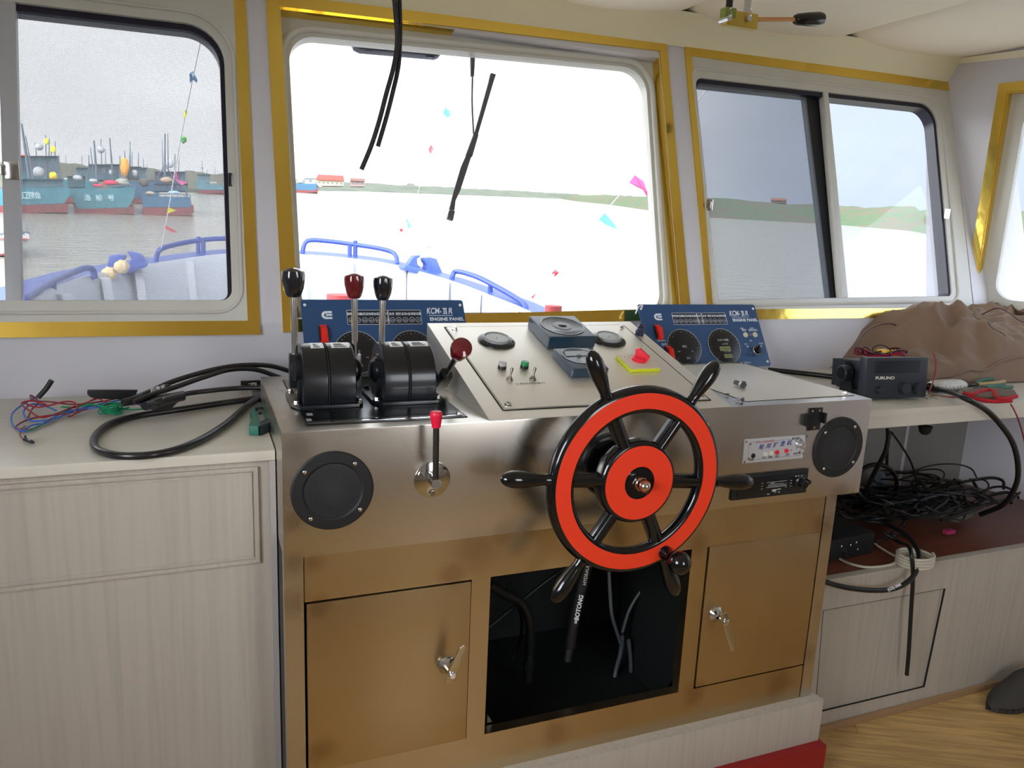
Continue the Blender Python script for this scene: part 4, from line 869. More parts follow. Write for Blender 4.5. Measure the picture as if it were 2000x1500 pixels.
m = MB(); m.box((x0, YW-.0045, zs_), (rwx(YW)-.01, YW-.001, ZC-.0185)); m.build('shade_board', mat('shade_grey', '8f8f8b', .6), cb)  # added sheet: the shade under the worktop is put into its grey
m = MB(); m.box((x0, YF-.012, ZF), (x1, YF-.001, ZF+.022), bev=.001); struct(m.build('baseboard_right', mat('brown_baseboard', '9c7f5e', .45)))
m = MB(); m.box((2.46, YW-.008, zs_), (2.475, YW-.001, ZC-.02)); tag(m.build('batten', WALLP), 'thin vertical batten on the dark wall behind the open shelf', 'batten')
# ================================================================== LEFT WORKTOP CLUTTER
BC = mat('black_cable', '1b1a1e', .32, coat=.2, var=.4, vscale=30, vcol='4a463f', vthr=(.55, .75)); BCS = mat('black_sheath', '101114', .4, coat=.1)
def cable(name, pts, r_, m_, lbl, cat='cable', group=None, n=12, sm=8, parent=None):
    m = MB(); m.tube(pts, r_, n, sm); o = m.build(name, m_, parent)
    return tag(o, lbl, cat, group) if parent is None else lab(o, lbl)
def C_(l, z): return [hz(u, v, z) for u, v in l]
r_ = .0078
lp = [(540, 770), (500, 778), (430, 788), (350, 800), (270, 812), (215, 828), (186, 852), (188, 876), (225, 889), (280, 890), (335, 881), (390, 860), (440, 829), (470, 803), (495, 783), (525, 768)]
cable('looped_cable', C_(lp, ZC+r_+.001), r_, BC, 'thick black cable laid in a long loop on the left worktop')
def arcs(l, y, name, r_, m_, lbl):
    P = [hy(u, v, yy) for u, v, yy in l]; 
    P = [V((p.x, p.y, max(p.z, ZC+r_+.001))) for p in P]; return cable(name, P, r_, m_, lbl)
c1_ = arcs([(240, 787, .42), (262, 778, .44), (290, 766, .47), (330, 748, .50), (375, 733, .53), (430, 719, .58), (480, 713, .60), (530, 715, .62), (575, 728, .63)], 0, 'marked_cable', .0062, BC, 'upper of two black cables arching from the wire bundle over the wall socket')
c2_ = arcs([(262, 786, .40), (300, 770, .43), (345, 755, .47), (400, 736, .52), (450, 722, .58), (500, 722, .60), (548, 738, .60)], 0, 'marked_cable', .0062, BC, 'lower of two black cables arching from the wire bundle, with white handwriting')
c3_ = arcs([(285, 797, .33), (320, 786, .36), (360, 770, .46), (420, 762, .5), (470, 758, .53), (530, 757, .55)], 0, 'marked_cable', .006, BC, 'black cable lying straight from the lower marked sleeve to the console')
SLV = mat('heat_shrink', '1c1d20', .35); WINK = mat('white_marker', 'd9dadf', .5)
def sleeve(pts, s_, par, O, X, sz):
    m = MB(); m.tube(pts, .0095, 12, 6); sl = m.build('shrink_sleeve', SLV, par)
    m = MB(); Y = (CAM-V(O)).normalized().cross(V(X)); text(m, s_, V(O), X, Y, sz, .0004, bold=.0002, shear=.2); m.build('handwriting', WINK, sl)
def toward(p, d=.011): p = V(p); return p + (CAM-p).normalized()*d
a_, b_ = hy(292, 769, .45), hy(330, 757, .48); sleeve([hy(240, 790, .42)+V((0, 0, .004)), hy(275, 778, .44), a_, b_], '后激光', c1_, toward(hy(294, 768, .45)), b_-a_, .013)
a_, b_ = hy(292, 775, .43), hy(330, 761, .46)
a2, b2 = hy(318, 783, .36), hy(357, 775, .40); sleeve([hy(283, 797, .33)+V((0, 0, .004)), hy(300, 790, .35), a2, b2], '前激光', c3_, toward(hy(318, 786, .36)), b2-a2, .012)
# phone-like black device and black wedge
m = MB(); P_ = [hy(u, v, .5) for u, v in ((170, 762), (269, 762), (266, 771), (257, 778), (247, 781), (186, 779), (176, 776), (170, 770))]
m.prism([V((p.x, .50, max(p.z, ZC+.001))) for p in P_], (0, .012, 0), bev=.002); g = m.build('black_tray', BLK); tag(g, 'flat black tray leaning on the wall behind the coloured wires', 'tray')
for p in ():
    pass
m = MB(); P_ = [hy(u, v, .40) for u, v in ((275, 797), (300, 802), (335, 799), (345, 788), (356, 782), (359, 768), (300, 779), (272, 789))]
m.prism([V((p.x, .40, max(p.z, ZC+.001))) for p in P_], (0, .03, 0), bev=.003); tag(m.build('black_clip', BLK), 'small black plastic clip under the lower marked sleeve', 'clip')
# coloured wires
rnd = random.Random(4)
def wire(pts, col, lbl, z=None, r_=.0019, grp='loose coloured wires on the left worktop'):
    m_ = {'r': mat('red_wire', 'a3152c', .3), 'b': mat('blue_wire', '2a6fd6', .3), 'g': mat('green_wire', '0f8a5f', .3), 'm': mat('brown_wire', '7c2b3a', .3)}[col]
    P = [hz(u, v, ZC+.004+h) for u, v, h in pts]; return cable('loose_wire', P, r_, m_, lbl, 'wire', grp)
wire([(275, 768, .02), (240, 780, .012), (200, 788, .008), (150, 800, .004), (110, 812, .004), (75, 833, 0), (45, 842, 0), (25, 830, 0), (24, 808, .004), (45, 790, .012), (72, 775, .02)], 'b', 'blue wire making the largest loop at the far left of the worktop')
wire([(285, 787, .012), (235, 789, .01), (185, 796, .008), (140, 805, .004), (105, 818, .003), (60, 822, .002), (46, 805, .006), (60, 790, .012), (85, 792, .006), (110, 802, .004)], 'b', 'blue wire running beside the largest loop with a smaller hook')
wire([(262, 790, .010), (225, 792, .012), (180, 797, .01), (150, 800, .006), (120, 806, .004), (95, 824, .003), (65, 830, .002), (48, 838, .001)], 'b', 'short blue wire under the red loop toward the console side')
wire([(270, 776, .02), (235, 779, .016), (205, 775, .016), (180, 782, .012), (150, 797, .008), (143, 812, .006), (150, 790, .014), (130, 784, .018), (95, 792, .014), (70, 795, .012), (50, 788, .016)], 'r', 'red wire with a big kinked loop around the green ties')
wire([(250, 790, .012), (210, 786, .014), (190, 778, .018), (170, 786, .014), (140, 796, .01), (110, 808, .006), (80, 815, .005), (55, 800, .010), (42, 788, .014), (62, 783, .018), (90, 790, .014)], 'r', 'dark red wire looping over the left end of the bundle')
wire([(280, 792, .006), (250, 786, .012), (215, 790, .012), (165, 800, .008), (135, 814, .004), (128, 808, .008), (60, 818, .003), (30, 835, .001), (60, 838, .001), (100, 818, .004)], 'm', 'brownish wire curling round inside the large blue loop')
wire([(240, 775, .02), (210, 782, .012), (150, 790, .012), (100, 785, .016), (65, 782, .02), (60, 772, .025), (75, 785, .014), (62, 800, .008), (55, 815, .004)], 'm', 'brownish wire standing up near the black taped end')
wire([(288, 798, .003), (255, 800, .004), (225, 797, .006), (190, 791, .01), (160, 793, .01), (140, 797, .008), (110, 812, .004), (88, 826, .002), (55, 842, .002)], 'g', 'green wire running the length of the bundle')
wire([(252, 796, .006), (225, 801, .004), (200, 795, .008), (170, 788, .012), (150, 795, .008), (120, 795, .006)], 'g', 'short green wire by the green coil')
m = MB(); c = hz(216, 800, ZC+.014)
P = []
for i in range(120):
    a = i*.52; rr = .017+.004*math.sin(i*.9); P.append(c+V((rr*1.25*math.cos(a), rr*.8*math.sin(a), .010*math.sin(i*.33)+.001*(i % 5))))
m.tube(P, .0014, 6, 3); tag(m.build('wire_coil', MATS['green_wire']), 'tight little coil of thin green wire on the worktop', 'wire coil')
a_, b_ = hz(82, 770, ZC+.02), hz(100, 743, ZC+.02); m = MB(); e0 = hy(75, 776, .47); e1 = hy(101, 743, .47); m.tube([e0, e0.lerp(e1, .5)+V((.002, 0, 0)), e1], .0058, 10, 4); tag(m.build('taped_wire_end', mat('black_tape', '16171a', .5)), 'black taped wire end sticking up at the left of the wires', 'wire end')
m = MB(); p0 = hz(40, 838, ZC+.004); p1 = hz(48, 858, ZC+.006); m.tube([hz(50, 832, ZC+.004), hz(40, 840, ZC+.004), hz(40, 852, ZC+.004), p1], .0014, 6, 6); w_ = m.build('plug_wire', MATS['brown_wire']); tag(w_, 'thin wire tail ending in a tiny black plug, nearest the worktop edge', 'wire')
m = MB(); q_ = hz(62, 863, ZC+.006); d = (q_-p1).normalized(); m.cyl(p1, q_, .0042, n=8, bev=.0008); m.cyl(q_, q_+d*.006, .0028, n=10); m.cyl(p1+d*.004+V((0, 0, .002)), p1+d*.004+V((0, 0, .009)), .002, n=8); m.build('plug', BLK, w_)
# wall socket
c = hy(492, 751, YW); so = thing('wall_socket', (c.x, YW, c.z-.02), 'dark recessed wall socket just left of the console top', 'socket')
x0_, x1_ = hy(470, 751, YW).x, hy(512, 751, YW).x; z1_, z0_ = hy(480, 743, YW).z, hy(480, 759, YW).z
m = MB(); m.box((x0_, YW-.006, z0_), (x1_, YW-.0005, z1_), bev=.001); m.build('plate', DARKSTEEL, so)
m = MB(); m.box((x0_+.006, YW-.008, z0_+.005), (x1_-.004, YW-.005, z1_-.004)); m.build('recess', BLKM, so)
m = MB()
P = [V((x0_+.03+.012*math.sin(i*2.1), YW-.010-.002*(i % 2), (z0_+z1_)/2+.007*math.cos(i*1.7))) for i in range(9)]; m.tube(P, .0012, 6, 4); m.build('wires', mat('pale_wire', 'c9c5bd', .4), so)
# utility knife
kn = thing('utility_knife', hz(508, 830, ZC), 'green and black utility knife lying against the console on the left worktop', 'knife')
TK = mat('teal_knife', '1f6a58', .4); h = .022
def kq(l, z0_, z1_): return [hz(u, v, z0_) for u, v in l], z1_-z0_
L, H_ = kq([(494, 812), (518, 800), (529, 836), (505, 851), (486, 850), (489, 838), (493, 830), (488, 820)], ZC+.001, ZC+h); m = MB(); m.prism(L, (0, 0, H_), bev=.003); m.build('handle', TK, kn)
L, H_ = kq([(508, 852), (507, 842), (530, 832), (531, 842)], ZC+.0005, ZC+h+.001); m = MB(); m.prism(L, (0, 0, H_), bev=.002); m.build('end_cap', mat('dark_teal', '22343a', .5), kn)
L = [hz(u, v, ZC+h) for u, v in ((501, 800), (511, 798), (518, 822), (508, 826))]; m = MB(); m.prism(L, (0, 0, .003), bev=.0008); m.build('slide_track', mat('grey_track', '6a6e70', .4), kn)
L = [hz(u, v, ZC+h+.003) for u, v in ((497, 797), (512, 794), (514, 799), (499, 802))]; m = MB(); m.prism(L, (0, 0, .006), bev=.0015); L = [hz(u, v, ZC+h+.003) for u, v in ((502, 801), (510, 799), (512, 808), (505, 810))]; m.prism(L, (0, 0, .004), bev=.001); m.build('slider', BLK, kn)
# screws/strips at console's left side
m = MB(); L = [hz(u, v, ZC+.002) for u, v in ((492, 771), (522, 768), (534, 800), (527, 808), (515, 786), (495, 784))]; m.prism(L, (0, 0, .012), bev=.002); tag(m.build('cable_clamp', DARKSTEEL), 'dark metal clamp where the looped cable meets the console side', 'clamp')
# ================================================================== RIGHT WORKTOP
RB = mat('radio_charcoal', '23272f', .4, bump=.15, bscale=400, bdist=.0003); RBL = mat('radio_face', '2c3038', .38)
fx = hz(1687, 777, ZC+.01); c0 = V((fx.x, fx.y-.005, ZC)); ang = R(-7)
vhf = thing('marine_radio', c0+V((.1, .05, 0)), 'dark grey marine radio on its bracket, on the right worktop', 'radio')
Mx = Matrix.Translation(c0) @ Matrix.Rotation(ang, 4, 'Z') @ Matrix.Rotation(R(-6), 4, 'X')
def rb(lo, hi, nm, m_, bev=.003, par=None): m = MB(); m.box(lo, hi, bev=bev, M=Mx); return m.build(nm, m_, par or vhf)
fp = rb((.0, 0, .008), (.222, .034, .132), 'front_panel', RBL, .008)
rb((.018, .034, .028), (.205, .155, .118), 'case', RB, .003)
m = MB()
for i in range(11): m.box((.03+i*.0155, .155, .030), (.036+i*.0155, .195, .116), M=Mx)
m.box((.02, .150, .03), (.2, .160, .116), M=Mx); m.build('heat_sink', mat('alu_fins', '4d5156', .35, .8), vhf)
m = MB(); m.prism([(.0, .06, -.004), (.0, .13, -.004), (.0, .105, .09), (.0, .10, .115), (.0, .085, .115), (.0, .075, .09)], (-.004, 0, 0), M=Mx @ Matrix.Translation((.008, 0, 0))); m.box((.004, .06, -.004), (.216, .13, .0), M=Mx); m.prism([(.216, .06, -.004), (.216, .13, -.004), (.216, .105, .09), (.216, .10, .115), (.216, .085, .115), (.216, .075, .09)], (.004, 0, 0), M=Mx); m.build('bracket', BLK, vhf)
m = MB(); m.lathe([(.024, 0), (.026, .004), (.024, .024), (.020, .027), (0, .027)], Mx @ V((.004, .085, .078)), (Mx.to_3x3() @ V((-1, 0, 0))), 28); m.build('clamp_knob', BLK, vhf)
m = MB(); text(m, 'FURUNO', Mx @ V((.032, -.0004, .066)), Mx.to_3x3() @ V((1, 0, 0)), Mx.to_3x3() @ V((0, 0, 1)), .0125, .0006, bold=.0003, sx=1.35); m.build('lettering', mat('pale_letters', 'd8d5c8', .5), fp)
for x, z, r_ in ((.045, .034, .012), (.135, .038, .019), (.185, .036, .019)):
    m = MB(); m.lathe([(r_, 0), (r_*.96, .010), (r_*.85, .016), (0, .017)], Mx @ V((x, 0, z)), Mx.to_3x3() @ V((0, -1, 0)), 28); m.build('control_knob', RBL, fp)
rb((.03, -.001, .085), (.19, .002, .122), 'display_window', mat('smoked_display', '262a33', .15), .001, fp)
# red wire coil on top of the radio
RW = mat('crimson_wire', 'a8123a', .3); DW = mat('dark_lead', '3a1218', .35)
top = Mx @ V((.12, .085, .132))
def coil(name, m_, lbl, ph, off):
    P = []
    for i in range(56):
        a = i*.45+ph; wob = .8+.2*math.sin(i*.7+ph)
        x = .098*math.cos(a)*wob; pinch = .35+.65*abs(math.cos(a)); y = .03*math.sin(a)*pinch; z = .008+.020*abs(math.cos(a))*(.5+.5*math.sin(i*1.3))+off
        P.append(top + Matrix.Rotation(ang, 3, 'Z') @ V((x, y, z-.012)))
    m = MB(); m.tube(P, .0024, 8, 4); return tag(m.build(name, m_), lbl, 'wire coil')
coil('wire_hank', RW, 'crimson wire hank tied in the middle, lying on top of the radio', 0, .004); coil('wire_hank', DW, 'dark lead wound in with the crimson hank on the radio', 2.1, .010)
m = MB(); P = [top+V((0, .036*math.cos(t), .012+.020*math.sin(t))) for t in [2*math.pi*i/16 for i in range(16)]]; m.tube(P, .002, 6, 0, closed=True); tag(m.build('cable_tie', BLK), 'black tie round the middle of the crimson wire hank', 'tie')
m = MB(); m.box((-.0, -.02, -.004), (.075, .02, .014), bev=.005, M=Matrix.Translation(top+V((.012, .012, .002)))); tag(m.build('yellow_plug', mat('yellow_plug', 'd9b118', .45)), 'yellow plug tucked under the crimson hank on the radio', 'plug')
def P3(l): return [hy(u, v, y) for u, v, y in l]
cable('dark_lead', P3([(1668, 690, .38), (1673, 672, .42), (1690, 648, .5), (1712, 636, .55), (1738, 632, .6), (1760, 640, .6), (1785, 655, .6)]), .0024, DW, 'thin maroon lead arching from the radio to the jacket', 'wire')
cable('dark_lead', P3([(1912, 618, .6), (1930, 608, .58), (1950, 602, .55), (1972, 612, .5), (1990, 625, .45), (2008, 632, .4)]), .0024, DW, 'thin maroon lead arching above the jacket at the right edge', 'wire')
cable('red_lead', [hy(1823, 690, .25), hy(1828, 710, .22), hy(1824, 740, .2), hy(1815, 765, .17), hz(1822, 772, ZC+.002), hz(1870, 776, ZC+.003), hz(1930, 778, ZC+.003), hz(1965, 781, ZC+.003), V(hy(1985, 810, .10)), hy(1998, 850, .11), hy(2008, 900, .12)], .0022, mat('dark_red_lead', '7c1f24', .35), 'thin dark red lead from the radio past the glove and over the worktop edge', 'wire')
# thick black cable over the edge
cable('thick_cable', [hz(1500, 722, ZC+.009), hz(1560, 728, ZC+.009), hz(1620, 735, ZC+.009), hz(1700, 745, ZC+.009), hz(1760, 752, ZC+.010), hz(1815, 758, ZC+.012), hz(1850, 764, ZC+.016), hy(1885, 778, .105), hy(1925, 800, .095), hy(1955, 830, .095), hy(1978, 865, .10), hy(1988, 905, .12), hy(1985, 945, .15), hy(1960, 985, .22), hy(1915, 1005, .3)], .0085, BCS, 'thick black cable running behind the radio and bending over the right worktop edge')
# jacket: crumpled cloth heap
JK = mat('brown_canvas', '7c6552', .85, bump=.6, bscale=260, bdist=.0006, var=.25, vscale=3, vcol='66503f', sheen=.15)
def ridge(x, y, ax, ay, bx, by, w, h):
    L = math.hypot(bx-ax, by-ay); t = max(0, min(1, ((x-ax)*(bx-ax)+(y-ay)*(by-ay))/L/L)); d = math.hypot(x-ax-t*(bx-ax), y-ay-t*(by-ay)); return h*math.exp(-(d/w)**2)*(.75+.25*math.cos(t*3))
def jk(a, b):
    x = 2.02 + a*1.1; y = .35 + .355*b
    e = min(1, a/.13)*1.0; fr_ = min(1, b/.10)
    prof = (.045+.16*math.sin(min(1, b*1.1)*math.pi*.52))*(1-math.exp(-a*5))
    z = prof*e**.7*fr_**.6
    z += ridge(x, y, 2.22, .66, 2.52, .45, .09, .055)+ridge(x, y, 2.48, .42, 3.0, .30, .07, .05)+ridge(x, y, 2.46, .56, 2.30, .38, .035, .035)+ridge(x, y, 2.52, .55, 2.72, .38, .03, .035)+ridge(x, y, 2.1, .6, 2.3, .5, .05, .02)
    n_ = noise.fractal(V((x*4, y*5, 2.3)), 1, 2, 3); r2 = abs(noise.noise(V((x*6+y*4, y*11-x*2, 5)))); r3 = abs(noise.noise(V((x*13-y*7, y*17+x*5, 8)))); z += (.040*n_ + .075*(.4-r2) + .028*(.4-r3))*min(1, a*4)*min(1, b*3)
    x += .02*noise.noise(V((x*5, y*5, 9))); y += .02*noise.noise(V((x*5, y*5, 19)))*min(1, b*3)
    if b < .02 or a < .01: z = 0
    x = min(x, rwx(y)-.012)
    return V((x, y, ZC+.004+max(0, z)))
m = MB(); m.grid(jk, 150, 90); jo = m.build('jacket', JK, ang=80); tag(jo, 'brown canvas work jacket dumped in a crumpled heap on the right worktop', 'jacket')
m = MB()
def hem(u0, u1, y_):  # folded front hem hanging to the worktop
    pass
P = [jk(.1+.8*i/30, .05)+V((0, -.004, .002)) for i in range(31)]
m.tube(P, .0045, 8, 2); m.build('hem_seam', JK, jo)
m = MB(); P = [jk(.44+.02*math.sin(i), 1-i*.031)+V((0, -.001, .002)) for i in range(28)]; m.tube(P, .0028, 6, 3); m.build('front_seam', JK, jo)
# coat-hanger like wire above the jacket
cable('bare_wire', [hy(1870, 624, .6), hy(1816, 612, .62), hy(1850, 611, .6), hy(1900, 616, .55), hy(1940, 636, .48), hy(1975, 660, .42), hy(2010, 680, .38)], .0022, mat('tan_wire', 'b9a68e', .5), 'stiff tan cord lying over the jacket with a pointed bend', 'cord')
# bubble wrap roll, pliers, glove
c = hz(1848, 752, ZC+.02); m = MB()
def bw(a, b):
    t = a*2*math.pi; L = b*.15-.07; r_ = .021*(1-.5*abs(2*b-1)**5)*(1+.06*math.sin(b*60)*math.sin(t*9)); return c+V((L, r_*math.cos(t)*1.5, r_*math.sin(t)*.85))
m.grid(bw, 40, 60, closed_u=True); tag(m.build('bubble_wrap', mat('bubble_wrap', 'b9b7b2', .2, coat=.6, bump=.5, bscale=150)), 'small crumpled roll of bubble wrap between the radio and the pliers', 'packaging')
PG = mat('green_grip', '1f5a45', .4); PS = mat('plier_steel', '6d6f72', .3, 1); PT = mat('tan_grip', 'a8946a', .5)
def pliers(p, q_, lbl, m2, op=.02):
    p = V(p); q_ = V(q_); d = (q_-p).normalized(); s_ = V((0, 0, 1)).cross(d); t = thing('pliers', p.lerp(q_, .5)-V((0, 0, .01)), lbl, 'pliers', 'pliers by the red glove')
    pv = p+d*.045
    m = MB(); m.prism([p, p+d*.04+s_*.010, pv+d*.012+s_*.009, pv+d*.012-s_*.009, p+d*.04-s_*.010], (0, 0, .009), bev=.002); m.cyl(pv+V((0, 0, -.0)), pv+V((0, 0, .012)), .007); m.build('jaws', PS, t)
    for sg, mm_ in ((1, PG), (-1, m2)):
        m = MB(); m.tube([pv+d*.008+s_*.006*sg+V((0, 0, .006)), pv+d*.035+s_*op*.6*sg+V((0, 0, .006)), pv+d*.075+s_*op*sg+V((0, 0, .007)), pv+d*.12+s_*(op*.8)*sg+V((0, 0, .006))], .0065, 10, 6); m.build('grip', mm_, t)
pliers(hz(1886, 757, ZC+.006), hz(2010, 735, ZC+.03), 'steel pliers with one green and one tan grip, behind the red glove', PT, .025)
pliers(hz(1900, 762, ZC+.006), hz(2030, 754, ZC+.008), 'long-nosed pliers with dark green grips, just above the red glove', PG, .016)
gl = thing('work_glove', hz(1930, 775, ZC), 'red-edged grey knitted work glove at the front of the right worktop', 'glove')
m = MB(); c = hz(1930, 774, ZC)
L = [hz(u, v, ZC+.002) for u, v in ((1880, 769), (1885, 776), (1925, 781), (1965, 781), (1985, 776), (1980, 768), (1950, 765), (1935, 762), (1905, 765))]
m.prism(L, (0, 0, .013), bev=.005, seg=3); m.build('glove_body', mat('grey_knit', '6e5f55', .9, bump=.5, bscale=400), gl)
m = MB(); P = [hz(u, v, ZC+.016) for u, v in ((1882, 768), (1895, 771), (1912, 766), (1930, 762), (1942, 766), (1946, 774), (1955, 779), (1970, 778), (1985, 774))]; m.tube(P, .0062, 10, 6); P = [hz(u, v, ZC+.007) for u, v in ((1881, 772), (1905, 779), (1940, 784), (1975, 783))]; m.tube(P, .006, 10, 6); m.build('red_cuff', mat('red_knit', 'b51f2a', .85, bump=.5, bscale=400), gl)
m = MB(); P = [hz(u, v, ZC+.003) for u, v in ((1780, 772), (1795, 775), (1812, 779), (1800, 771), (1825, 777), (1830, 780))]; m.tube(P, .0008, 5, 6); tag(m.build('thin_wire_tail', mat('dark_thread', '2a2a2c', .5)), 'fine black wire tails in front of the radio', 'wire')
# ================================================================== OPEN SHELF UNDER THE RIGHT WORKTOP
zs = zs_
am2 = thing('black_amplifier', hz(1665, 1090, zs), 'black box with shiny sockets on the brown shelf, next to the console', 'amplifier')
A0 = hz(1628, 1098, zs); A1 = hz(1703, 1082, zs); d = (A1-A0); d.z = 0; L_ = d.length; an = math.atan2(d.y, d.x); M2 = Matrix.Translation(A0-d.normalized()*.08) @ Matrix.Rotation(an, 4, 'Z')
m = MB(); m.box((0, 0, .003), (L_+.08, .16, .075), bev=.004, M=M2); m.build('case', BLKM, am2)
for i, (x, z, r_) in enumerate(((.12, .028, .008), (.10, .052, .003), (.14, .05, .003), (.165, .055, .0035), (.175, .03, .0035))):
    m = MB(); o_ = M2 @ V((x, 0, z)); dr = M2.to_3x3() @ V((0, -1, 0)); m.lathe([(r_, 0), (r_, .02 if i == 0 else .006), (r_*.6, .02 if i == 0 else .007), (r_*.5, .012 if i == 0 else .007)], o_, dr, 18); m.build('socket', STEELP, am2)
WC_ = mat('white_cable', 'bfb9aa', .5)
c = hz(1793, 1096, zs+.022)
m = MB(); P = []
for i in range(64):
    a = i*2*math.pi/16; P.append(V((c.x+.055*math.cos(a), c.y+.012+.048*math.sin(a), zs+.006+.0095*(i//16)+.0006*(i % 16)-.0)))
m.tube(P, .0048, 8, 2); tag(m.build('white_cable_coil', WC_), 'neat coil of white cable at the front edge of the brown shelf', 'cable coil')
cable('white_cable', [hz(1615, 1070, zs+.02), hz(1640, 1092, zs+.006), hz(1670, 1104, zs+.006), hz(1700, 1108, zs+.006), hz(1735, 1104, zs+.006), hz(1757, 1096, zs+.008)], .0042, WC_, 'white cable running from the console to the white coil')
cable('white_cable', [hz(1700, 1050, zs+.03), hz(1712, 1064, zs+.015), hz(1730, 1076, zs+.008), hz(1748, 1086, zs+.008)], .0036, WC_, 'thin white cable from the black box to the white coil')
cb_ = cable('lettered_cable', P3([(1604, 1134, .12), (1650, 1147, .095), (1700, 1153, .085), (1745, 1150, .085), (1778, 1132, .088), (1793, 1105, .10), (1794, 1080, .13), (1780, 1055, .19), (1755, 1035, .26), (1725, 1022, .32), (1690, 1018, .36)]), .0075, BCS, 'black cable with white printing, looping out in front of the low cabinet')
a_, b_ = hy(1735, 1155, .076), hy(1778, 1136, .078); m = MB(); d = (b_-a_).normalized(); text(m, '(0Z0)-5MM', toward(a_, .002), d, (CAM-a_).cross(d), .0115, .0004, bold=.0003); m.build('cable_print', WINK, cb_)
cable('hanging_cable_end', P3([(1725, 1040, .25), (1755, 1058, .2), (1775, 1068, .13), (1781, 1090, .10), (1783, 1130, .10), (1779, 1200, .10), (1775, 1270, .10), (1771, 1318, .10)]), .0062, BCS, 'black cable end hanging straight down in front of the recessed cabinet panel')
cable('shelf_cable', P3([(1737, 842, .4), (1730, 880, .4), (1712, 915, .42), (1692, 955, .45), (1682, 985, .48)]), .008, BCS, 'black cable hanging from under the right worktop toward the console')
cable('shelf_cable', P3([(1742, 845, .42), (1760, 870, .42), (1778, 900, .43), (1788, 930, .45), (1791, 960, .46)]), .0036, BCS, 'thin black cable slanting down the dark wall below the right worktop')
cable('shelf_cable', P3([(1733, 838, .45), (1733, 870, .46), (1732, 915, .47)]), .0055, BCS, 'straight black cable with a pale tag below the right worktop')
m = MB(); c = hy(1738, 861, .45); m.box((-.010, -.003, -.008), (.010, .001, .008), bev=.001, M=Matrix.Translation(c)); tag(m.build('cable_tag', mat('pale_tag', '9fa19f', .5)), 'small pale tag on the straight cable under the worktop', 'tag')
m = MB(); m.lathe([(.022, 0), (.018, .02), (.01, .028)], hy(1808, 832, .3), (0, 0, -1), 20); tag(m.build('underside_fitting', BLKM), 'small round black fitting under the right worktop', 'fitting')
cable('shelf_cable_ring', [hy(1712+40*math.cos(t), 945+38*math.sin(t), .46+.02*math.sin(t*2)) for t in [i*.5 for i in range(14)]], .0075, BCS, 'black cable bent into a ring around the blue-grey disc behind the shelf')
m = MB(); m.lathe([(.055, 0), (.055, .004), (0, .006)], hy(1714, 948, .56), (.2, -1, .1), 32); tag(m.build('blue_grey_disc', mat('blue_grey', '55636f', .4)), 'blue-grey disc inside the black cable ring', 'disc')
# heap of dark cables on the shelf: nobody could count it
rnd = random.Random(12); m = MB()
for k in range(46):
    cx, cy = rnd.uniform(1.92, 2.55), rnd.uniform(.28, .58); r1 = rnd.uniform(.05, .13); ph = rnd.uniform(0, 6); tl = rnd.uniform(-.5, .5); zz = rnd.uniform(.01, .13)*(1-abs(cx-2.35)/.6)
    P = [V((cx+r1*1.5*math.cos(t+ph), min(.69, max(.19, cy+r1*.7*math.sin(t+ph))), zs+.012+max(0, zz)+.03*abs(math.sin(t*1.3+tl)))) for t in [i*.55 for i in range(int(rnd.uniform(7, 15)))]]
    m.tube(P, rnd.choice((.003, .0045, .006)), 6, 4)
hp = m.build('cable_tangle', mat('tangle_black', '0c0e10', .45)); tag(hp, 'dark tangle of black cables heaped on the brown shelf', 'cables', kind='stuff')
m = MB(); m.box((-.02, -.01, 0), (.02, .01, .014), bev=.003, M=Matrix.Translation(hz(1853, 1042, zs+.01))); tag(m.build('pink_plug', mat('magenta_plug', 'a3305a', .4)), 'little magenta plug in front of the cable tangle', 'plug')
m = MB(); m.box((-.055, -.03, 0), (.055, .03, .03), bev=.002, M=Matrix.Translation(hz(1868, 1010, zs+.02)) @ Matrix.Rotation(R(12), 4, 'Z')); tag(m.build('label_box', mat('label_box', '5f6454', .5)), 'small box with a pale label half buried in the cables', 'box')
# shoe at the right edge
sh = thing('shoe', (2.26, .02, ZF), 'dark grey shoe on the wood floor at the right edge', 'shoe'); sx0 = hz(1932, 1378, ZF+.02)
m = MB()
def shoe(a, b):
    t = a; ang_ = b*math.pi; w = .052*math.sin(min(1, t*2.6+.1)*math.pi*.5)*(1-.25*max(0, t-.6)); hh = (.050+.055*min(1, max(0, (t-.2)/.4)))*math.sin(min(1, t*4+.2)*math.pi*.5)
    d = V((.998, .06, 0)); s_ = V((-.06, .998, 0)); return sx0+d*(t*.28)+s_*(w*math.cos(ang_))+V((0, 0, hh*math.sin(ang_)**.8-.016+0*t))
m.grid(shoe, 30, 24); m.build('upper', mat('dark_suede', '3c3b38', .85, bump=.4, bscale=200), sh)
m = MB(); P = [shoe(t, 0)*1 for t in [i/14 for i in range(15)]]+[shoe(t, 1) for t in [1-i/14 for i in range(15)]]; P = [V((p.x, p.y, ZF+.001)) for p in P]; m.prism(P[:-1], (0, 0, .018)); m.build('sole', mat('black_sole', '1c1c1c', .7), sh)
